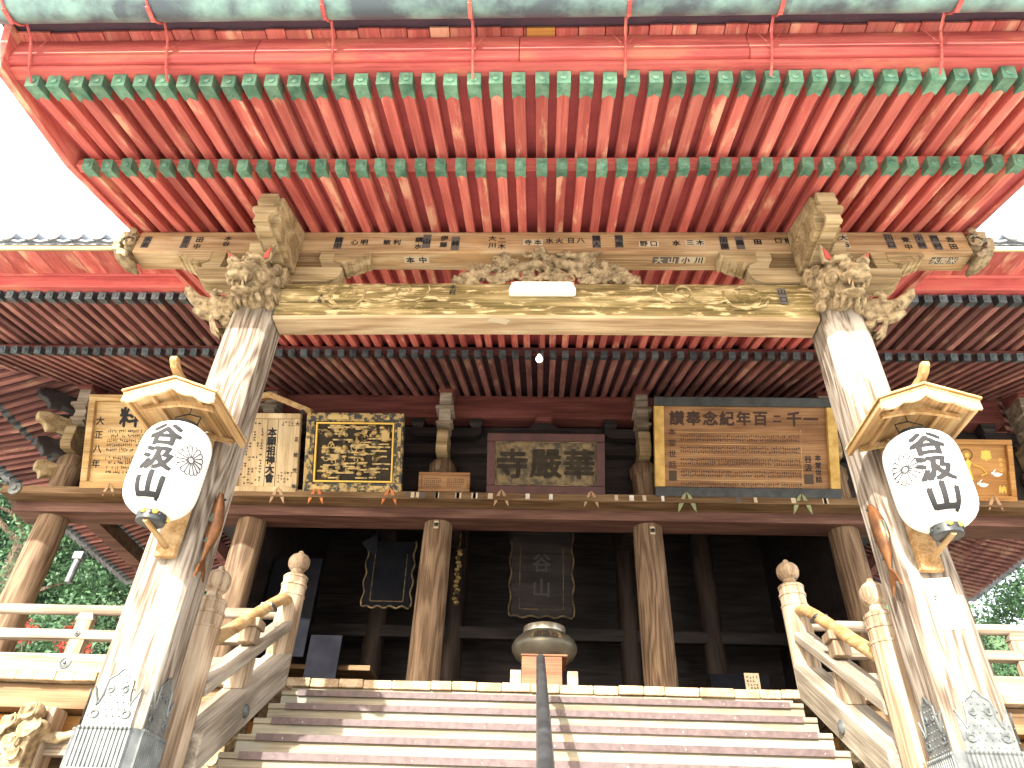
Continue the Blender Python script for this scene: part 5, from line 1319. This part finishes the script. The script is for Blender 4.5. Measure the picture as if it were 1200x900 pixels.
for i in range(nseg + 1):
    a = -0.42 + 0.95 * i / nseg
    for z, r in ((2.745, 0.392), (2.80, 0.366), (2.835, 0.330)): pv.append((0.06 + r * sin(a), 8.75 - r * cos(a), z))
for i in range(nseg):
    for j in range(2): pf.append((i * 3 + j, i * 3 + 3 + j, i * 3 + 4 + j, i * 3 + 1 + j))
mb.add(pv, pf); world_part(mb.build('name_plate', 'gilt_old', smooth=True), pot)
mb = MB()
for i, ch in enumerate('山汲谷'):
    vs, fs = text_geo(ch, 0.095, 0.003)
    vs, fs = refine(vs, fs, 0.03)
    def on(vx, vy, vz):
        z = 2.787 + vy; r = (0.392 + (0.366 - 0.392) * (z - 2.745) / .055) if z < 2.80 else 0.366 + (0.330 - 0.366) * (z - 2.80) / .035
        a = 0.05 + (i - 1) * 0.27 + vx / 0.37; return (0.06 + (r + .003 + vz) * sin(a), 8.75 - (r + .003 + vz) * cos(a), z)
    mb = MB(); mb.add([on(q.x, q.y, q.z) for q in vs], fs); world_part(mb.build('character', 'ink'), pot)

# notice card leaning by the right newel inside
t = thing('notice_card', 'small pale green notice card standing on the veranda floor', 'card', (2.50, 8.95, DECK_Z))
mb = MB(); mb.box((-0.085, 0, 0.001), (0.085, 0.01, 0.53)); mb.build('card', 'slip_pale', t)
strokes(t, [(-0.07, 0.07, 0.32, 0.50, 0.035, 0.04, .8)], 'ink_soft', 9)
mb = MB(); mb.box((-0.06, 0.012, 0.001), (0.06, 0.12, 0.02)); mb.build('card_foot', 'sign_wood', t)

# ================================================================== INTERIOR PLAQUES
def inner_plaque(label, x0, x1, z0, z1, Y, txt=None):
    t = thing('inner_plaque', label, 'plaque', ((x0 + x1) / 2, Y, z0), None, (radians(8), 0, 0)); hw = (x1 - x0) / 2; H = z1 - z0
    mb = MB(); mb.box((-hw, 0, 0), (hw, 0.05, H)); mb.build('board', 'grey_panel' if not txt else 'dark_wood_x', t)
    r_ = random.Random(int(x0 * 100)); mb = MB()
    for q in (-1, 1): mb.tube([(q * (hw + 0.02 + 0.02 * sin(i * 1.1)), -0.02, H * i / 20) for i in range(21)], .018, 6)
    mb.tube([(-hw + 2 * hw * i / 20, -0.02, -0.01 + 0.02 * sin(i * 1.2)) for i in range(21)], .018, 6)
    mb.build('gilt_border', 'gilt_old', t, True)
    mb = MB(); k = hw * .72
    for a, b in (((-k, H * .08), (-k, H * .8)), ((k, H * .08), (k, H * .8)), ((-k, H * .08), (k, H * .08))): mb.tube([(a[0], -.004, a[1]), (b[0], -.004, b[1])], .010, 5)
    mb.build('inner_line', 'gilt_old', t)
    if txt: write(t, [(c_, 0, H * .62 - i * .45, 0.36, 0.006) for i, c_ in enumerate(txt)], 'ink_dim')
inner_plaque('dark tablet with thin gold border hung in the left inner bay', -3.05, -2.25, 4.45, 5.60, 12.2)
inner_plaque('large dark tablet with gold border above the incense vessel', -0.52, 0.58, 4.55, 6.10, 12.8, '谷山')
t = thing('gilt_pendant', 'gold chain pendant hanging beside the round pillar', 'pendant', (-1.48, 12.4, 4.6))
mb = MB()
for i in range(14): mb.ell((0.02 * sin(i * 2), 0.02 * cos(i * 2), 1.0 - i * 0.075), (0.05, 0.05, 0.035), 8, 5)
mb.tube([(0, 0, 1.0), (0, 0, 2.2)], .006, 5); mb.build('chain', 'gilt', t, True)
t = thing('fan_ornament', 'small pale fan-shaped board hung under the hall ceiling', 'ornament', (-2.85, 11.3, 5.1))
mb = MB(); mb.prism([(-0.16, 0.10), (0.05, -0.10), (0.13, -0.06), (0.08, 0.28)], -0.01, 0.01, 'XZ'); mb.tube([(0.08, 0, 0.26), (0.15, 0, 1.4)], 0.012, 6); mb.build('fan_board', 'grey_panel', t)

# wind bell under the left side eave
t = thing('rain_chain_pipe', 'short pale metal downpipe under the corner of the side eave', 'downpipe', (-11.0, 16.0, 6.7))
mb = MB(); mb.tube([(0, 0, 0.15), (-0.02, 0, -0.45)], 0.085, 12); mb.build('pipe', 'iron', t, True, 40)
mb = MB(); mb.box((-0.12, -0.1, 0.1), (0.12, 0.1, 0.3)); mb.build('hopper', 'iron', t, bevel=0.02)

# ================================================================== TREES
def leaf_crown(name, clumps, n_per, size, mat, seed, parent):
    g = np.random.default_rng(seed); cl = np.array(clumps); N = len(cl) * n_per
    c = np.repeat(cl[:, :3], n_per, 0); rr = np.repeat(cl[:, 3], n_per)
    d = g.normal(size=(N, 3)); d /= np.linalg.norm(d, axis=1)[:, None]
    p = c + d * (rr * g.random(N) ** 0.4)[:, None] * np.array([1, 1, .72])
    nrm = d + g.normal(size=(N, 3)) * .6 + np.array([0, 0, .3]); nrm /= np.linalg.norm(nrm, axis=1)[:, None]
    a = np.cross(nrm, g.normal(size=(N, 3))); a /= np.linalg.norm(a, axis=1)[:, None]; b = np.cross(nrm, a)
    sz = (size * g.uniform(.6, 1.3, N))[:, None]
    vs = np.stack([p - a * sz, p + b * sz * .45, p + a * sz, p - b * sz * .45], 1).reshape(-1, 3)
    me = bpy.data.meshes.new(name); me.vertices.add(4 * N); me.vertices.foreach_set('co', vs.ravel())
    me.loops.add(4 * N); me.loops.foreach_set('vertex_index', np.arange(4 * N, dtype=np.int32))
    me.polygons.add(N); me.polygons.foreach_set('loop_start', np.arange(0, 4 * N, 4, dtype=np.int32))
    me.update(calc_edges=True); me.materials.append(M[mat])
    return link(name, me, parent)
def tree(name, label, loc, h, rad, mat, seed, conical, n_clump=70, n_per=130, size=0.16, group='trees on the hillside', z_from=0.25):
    r_ = random.Random(seed); t = thing(name, label, 'tree', loc, group)
    mb = MB(); pts = [(r_.uniform(-.05, .05) * i, r_.uniform(-.05, .05) * i, h * .92 * i / 6) for i in range(7)]
    mb.tube(pts, [h * .022 * (1 - i / 7.5) + .02 for i in range(7)], 9); 
    limbs = MB(); clumps = []
    for i in range(n_clump):
        u = z_from + (1 - z_from) * r_.random() ** (1.15 if conical else .8)
        prof = (1 - u) * 1.15 + .06 if conical else max(.25, sqrt(max(0, 1 - ((u - .55) / .5) ** 2)))
        a = r_.uniform(0, 6.28); rr = rad * prof * r_.uniform(.45, 1.0)
        p = (rr * cos(a), rr * sin(a), h * u); clumps.append((*p, rad * r_.uniform(.20, .34) * (0.6 + .5 * prof)))
        if i % 2 == 0: limbs.tube([(0, 0, max(h * .1, h * u - rr * .6)), (p[0] * .5, p[1] * .5, p[2] - rr * .2), p], [h * .006, h * .004, .012], 5)
    mb.build('trunk', 'bark', t, True); limbs.build('limb', 'bark', t, True)
    leaf_crown('crown', clumps, n_per, size, mat, seed + 1, t)
    return t
tl = [(-21.0, 27, 25, 4.6, 1), (-27.5, 31, 28, 5.0, 2), (-17.6, 33, 25, 4.4, 3), (-24.5, 38, 30, 5.2, 4), (-31, 37, 31, 5.4, 5), (-20.5, 44, 31, 5.4, 6)]
for (x, y, h, r0, sd) in tl:
    tree('cedar_tree', 'bright leafy tree on the wooded slope beyond the corner pillar' if sd % 2 else 'dark evergreen tree on the wooded slope beyond the corner pillar', (x, y, GROUND_Z), h, r0, 'leaf' if sd % 2 else 'leaf_cedar', sd * 7, False, 130, 420, 0.115, z_from=0.12)
for (x, y, h, r0, sd) in [(21.5, 27, 20, 4.6, 21), (27, 33, 27, 5.0, 22), (18.5, 36, 27, 4.6, 23)]:
    tree('broadleaf_tree', 'bright green tree beyond the eave near the orange picture board', (x, y, GROUND_Z), h, r0, 'leaf', sd * 7, False, 100, 330, 0.115, group='green trees beside the temple', z_from=0.12)
tree('maple_tree', 'red maple standing before the green trees', (17.4, 23.5, GROUND_Z), 12.2, 1.5, 'leaf_red', 91, False, 34, 110, 0.13, None, 0.5)
tree('ginkgo_tree', 'small yellow leaved tree beside the red maple', (15.6, 23, GROUND_Z), 9.6, 1.0, 'leaf_yellow', 93, False, 24, 110, 0.12, None, 0.5)
def shrub(label, loc, h, rad, mat, seed):
    r_ = random.Random(seed); t = thing('shrub', label, 'shrub', loc)
    mb = MB(); cl = []
    for i in range(16):
        a = r_.uniform(0, 6.28); q = rad * sqrt(r_.random()); p = (q * cos(a), q * sin(a), h * r_.uniform(.5, 1.0)); cl.append((*p, rad * .34)); mb.tube([(0, 0, 0), (p[0] * .5, p[1] * .5, p[2] * .6), p], [.05, .03, .01], 5)
    mb.build('stems', 'bark', t); leaf_crown('foliage', cl, 170, 0.07, mat, seed, t); return t
shrub('pink red leaved shrub behind the veranda railing', (-11.4, 17.6, BASE_Z), 5.2, 1.15, 'leaf_red', 31)
shrub('yellow leaved shrub above the red shrub', (-10.6, 19.2, BASE_Z), 6.0, 0.42, 'leaf_yellow', 33)
# wooded slope behind everything
mb = MB(); nx_, ny_ = 44, 14; rh = random.Random(77)
for j in range(ny_ + 1):
    for i in range(nx_ + 1):
        x = -160 + 320 * i / nx_; y = 34 + 110 * j / ny_
        z = GROUND_Z - 0.5 + (y - 34) * 0.62 * (0.8 + 0.2 * sin(x * .05)) + abs(x) * 0.03 * j / 4 + rh.uniform(-.8, .8)
        mb.v.append((x, y, z if j else GROUND_Z - 1.0))
for j in range(ny_):
    for i in range(nx_): mb.f.append((j * (nx_ + 1) + i, j * (nx_ + 1) + i + 1, (j + 1) * (nx_ + 1) + i + 1, (j + 1) * (nx_ + 1) + i)); mb.mi.append(0)
tag(mb.build('hill', 'hillmat', smooth=True, angle=180), None, kind='structure')
